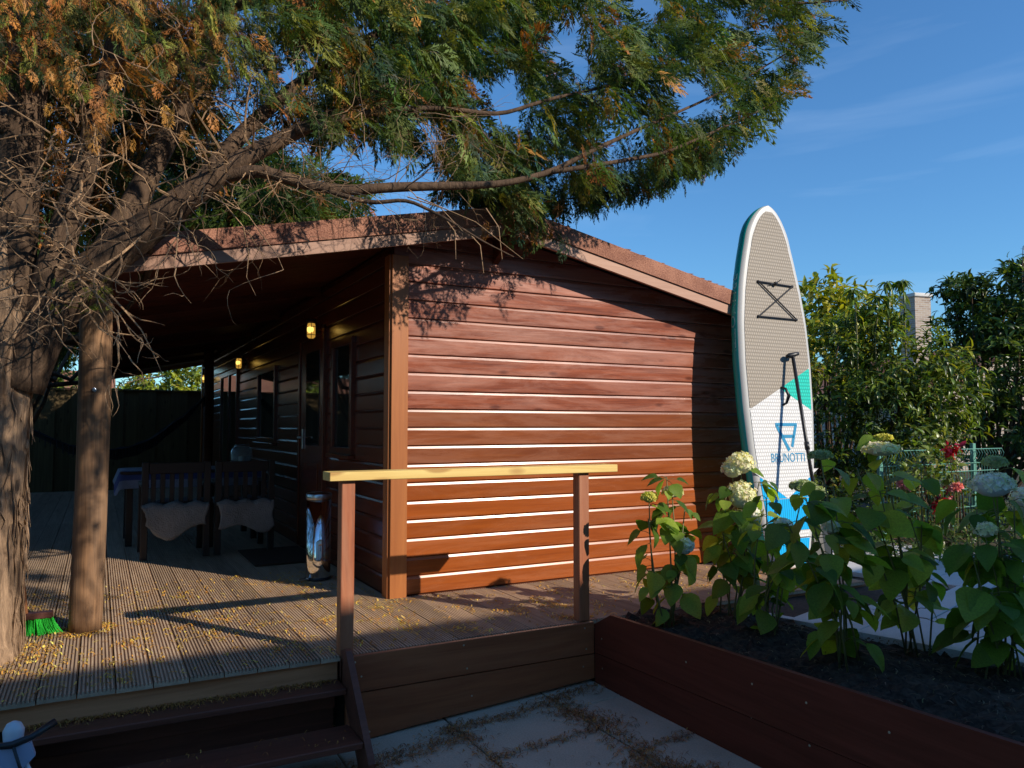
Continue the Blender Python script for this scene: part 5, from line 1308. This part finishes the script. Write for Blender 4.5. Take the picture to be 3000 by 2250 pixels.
MB().box(-.035, .035, -.001, .001, .12, .22).build('card', plain('label_card', (.06, .07, .09), .4), tg).rotation_euler = (.1, .5, .3)
MB().box(-.006, .006, -.001, .001, -.03, .125).build('stake', M_SWHITE, tg).rotation_euler = (.1, .3, .3)

# ------------------------------------------------------------------ fallen needles and mulch
def ribbons(name, P, ang, ln_, wid, tint, m, curl=1.0, parent=None):
    n = len(P); segs = 4; V = []
    th = ang.copy(); p = P.copy(); k = nr.normal(0, 1.1 * curl, n); z = nr.uniform(.003, .012, n); zz = np.zeros(n)
    rows = []
    for s_ in range(segs + 1):
        d = np.stack([np.cos(th), np.sin(th), np.zeros(n)], 1); sd_ = np.stack([-np.sin(th), np.cos(th), np.zeros(n)], 1)
        q = p.copy(); q[:, 2] += zz + .002
        w = (wid * (1 - .6 * abs(s_ / segs - .4)))[:, None]
        rows.append(np.stack([q + sd_ * w, q - sd_ * w], 1)); p = p + d * (ln_ / segs)[:, None]; th = th + k * .5; zz = z * sin(pi * (s_ + 1) / segs)
    V = np.stack(rows, 1).reshape(-1, 3); idx = np.arange(n)[:, None] * (2 * (segs + 1))
    F = np.concatenate([np.stack([idx[:, 0] + 2 * s_, idx[:, 0] + 2 * s_ + 1, idx[:, 0] + 2 * s_ + 3, idx[:, 0] + 2 * s_ + 2], 1) for s_ in range(segs)])
    o = link(name, npmesh(name, V, F, np.repeat(tint, 2 * (segs + 1), 0), m), parent); o['kind'] = 'stuff'; return o
def scatter(n, x0, x1, y0, y1, clump=.5, k=40):
    c = np.stack([nr.uniform(x0, x1, k), nr.uniform(y0, y1, k)], 1); i = nr.integers(0, k, n)
    a = c[i] + nr.normal(0, .05, (n, 2)); b_ = np.stack([nr.uniform(x0, x1, n), nr.uniform(y0, y1, n)], 1)
    q = np.where((nr.random(n) < clump)[:, None], a, b_); return q[(q[:, 0] > x0) & (q[:, 0] < x1) & (q[:, 1] > y0) & (q[:, 1] < y1)]
NEED = np.array([(.72, .42, .07), (.60, .31, .05), (.42, .22, .06), (.75, .52, .13)])
q1 = scatter(2600, -2.9, -.05, -1.1, 1.3, .45, 90); q2 = scatter(1300, -.6, 3.0, -1.1, -.04, .6, 45); q3 = scatter(420, -2.4, -1.9, -.75, .3, .3, 12)
pa = np.array([-1.80, .04]); an = nr.uniform(0, 2 * pi, 170); q4 = pa + np.stack([np.cos(an), np.sin(an)], 1) * (.10 + nr.random((170, 1)) * .06)
Q = np.concatenate([q1, q2, q3, q4]); n = len(Q)
P = np.concatenate([Q, np.zeros((n, 1))], 1)
o = ribbons('needle_litter', P, nr.uniform(0, 2 * pi, n), nr.uniform(.012, .06, n), nr.uniform(.0018, .0045, n), jitter(NEED[nr.integers(0, 4, n)], n, .25), M_LITTER)
tag(o, 'yellow dry cypress needles scattered over the deck planks', 'needles')
# on the upper tread against the beam, and along patio joints
n = 900; P = np.stack([nr.uniform(-2.0, -.7, n), -1.105 - np.abs(nr.normal(0, .03, n)), np.full(n, -.121)], 1)
n2_ = 60; P2 = np.stack([nr.uniform(-2.0, -.7, n2_), nr.uniform(-1.5, -1.3, n2_), np.full(n2_, -.281)], 1)
P = np.concatenate([P, P2]); n = len(P)
tag(ribbons('needle_litter', P, nr.uniform(0, 2 * pi, n), nr.uniform(.01, .04, n), nr.uniform(.001, .0025, n), jitter(np.array([(.50, .23, .06), (.38, .17, .05)])[nr.integers(0, 2, n)], n, .3), M_LITTER), 'brown needles heaped along the back of the upper step', 'needles')
JP = []
def along(a, b_, n, s_): 
    n = int(n * 1.35); t = nr.random(n)[:, None]; JP.append(np.array(a) + (np.array(b_) - np.array(a)) * t + nr.normal(0, s_, (n, 2)))
along((-.1, -1.25), (-.1, -2.6), 420, .035); along((.505, -1.25), (.5, -2.6), 620, .045); along((-.1, -1.72), (.5, -1.72), 160, .02); along((.5, -2.03), (.85, -2.03), 120, .02); along((-.7, -1.45), (-.1, -1.42), 420, .05)
along((.3, -1.3), (.82, -1.22), 260, .04); along((.45, -1.4), (.62, -1.75), 260, .06); along((-.2, -1.3), (.3, -1.33), 240, .03); along((-.55, -1.5), (.6, -2.3), 160, .25); along((.4, -2.1), (.65, -2.4), 300, .05)
JP = np.concatenate(JP); JP = JP[(JP[:, 0] < .83) & (JP[:, 1] < -1.19)]; n = len(JP)
P = np.stack([JP[:, 0], JP[:, 1], -0.348 + .055 * (JP[:, 0] - .86) + .002], 1)
tag(ribbons('needle_litter', P, nr.uniform(0, 2 * pi, n), nr.uniform(.012, .05, n), nr.uniform(.0012, .0028, n), jitter(np.array([(.46, .21, .07), (.34, .15, .06), (.22, .10, .045)])[nr.integers(0, 3, n)], n, .3), M_LITTER), 'brown needles gathered in the joints of the patio slabs', 'needles')
n = 2600; Q = np.stack([nr.uniform(.89, 2.6, n), nr.uniform(-4.2, -1.17, n)], 1); Q = Q[Q[:, 0] < 1.76 + (-Q[:, 1] - 1.36) * math.tan(terr_ang)]; n = len(Q)
P = np.concatenate([Q, (.0 + .05 * np.exp(-((Q[:, :1] - 1.5) / .5) ** 2) - .03 + nr.uniform(0, .02, (n, 1)))], 1)
tag(ribbons('bark_mulch', P, nr.uniform(0, 2 * pi, n), nr.uniform(.01, .05, n), nr.uniform(.001, .004, n), jitter(np.array([(.12, .08, .05), (.05, .035, .028), (.2, .15, .09), (.02, .016, .015)])[nr.integers(0, 4, n)], n, .3), M_LITTER, .6), 'dark bark mulch and dry bits on the flower bed soil', 'mulch')
n = 1500; xs_ = nr.uniform(XL, RX, n); P = np.stack([xs_, nr.uniform(YB, YB + .5, n), ZB + .196 - SL * np.abs(xs_ - RX)], 1)
tag(ribbons('needle_litter', P, nr.uniform(0, 2 * pi, n), nr.uniform(.012, .05, n), nr.uniform(.001, .003, n), jitter(NEED[nr.integers(0, 4, n)], n, .3), M_LITTER), 'dry needles lying on the cabin roof', 'needles')
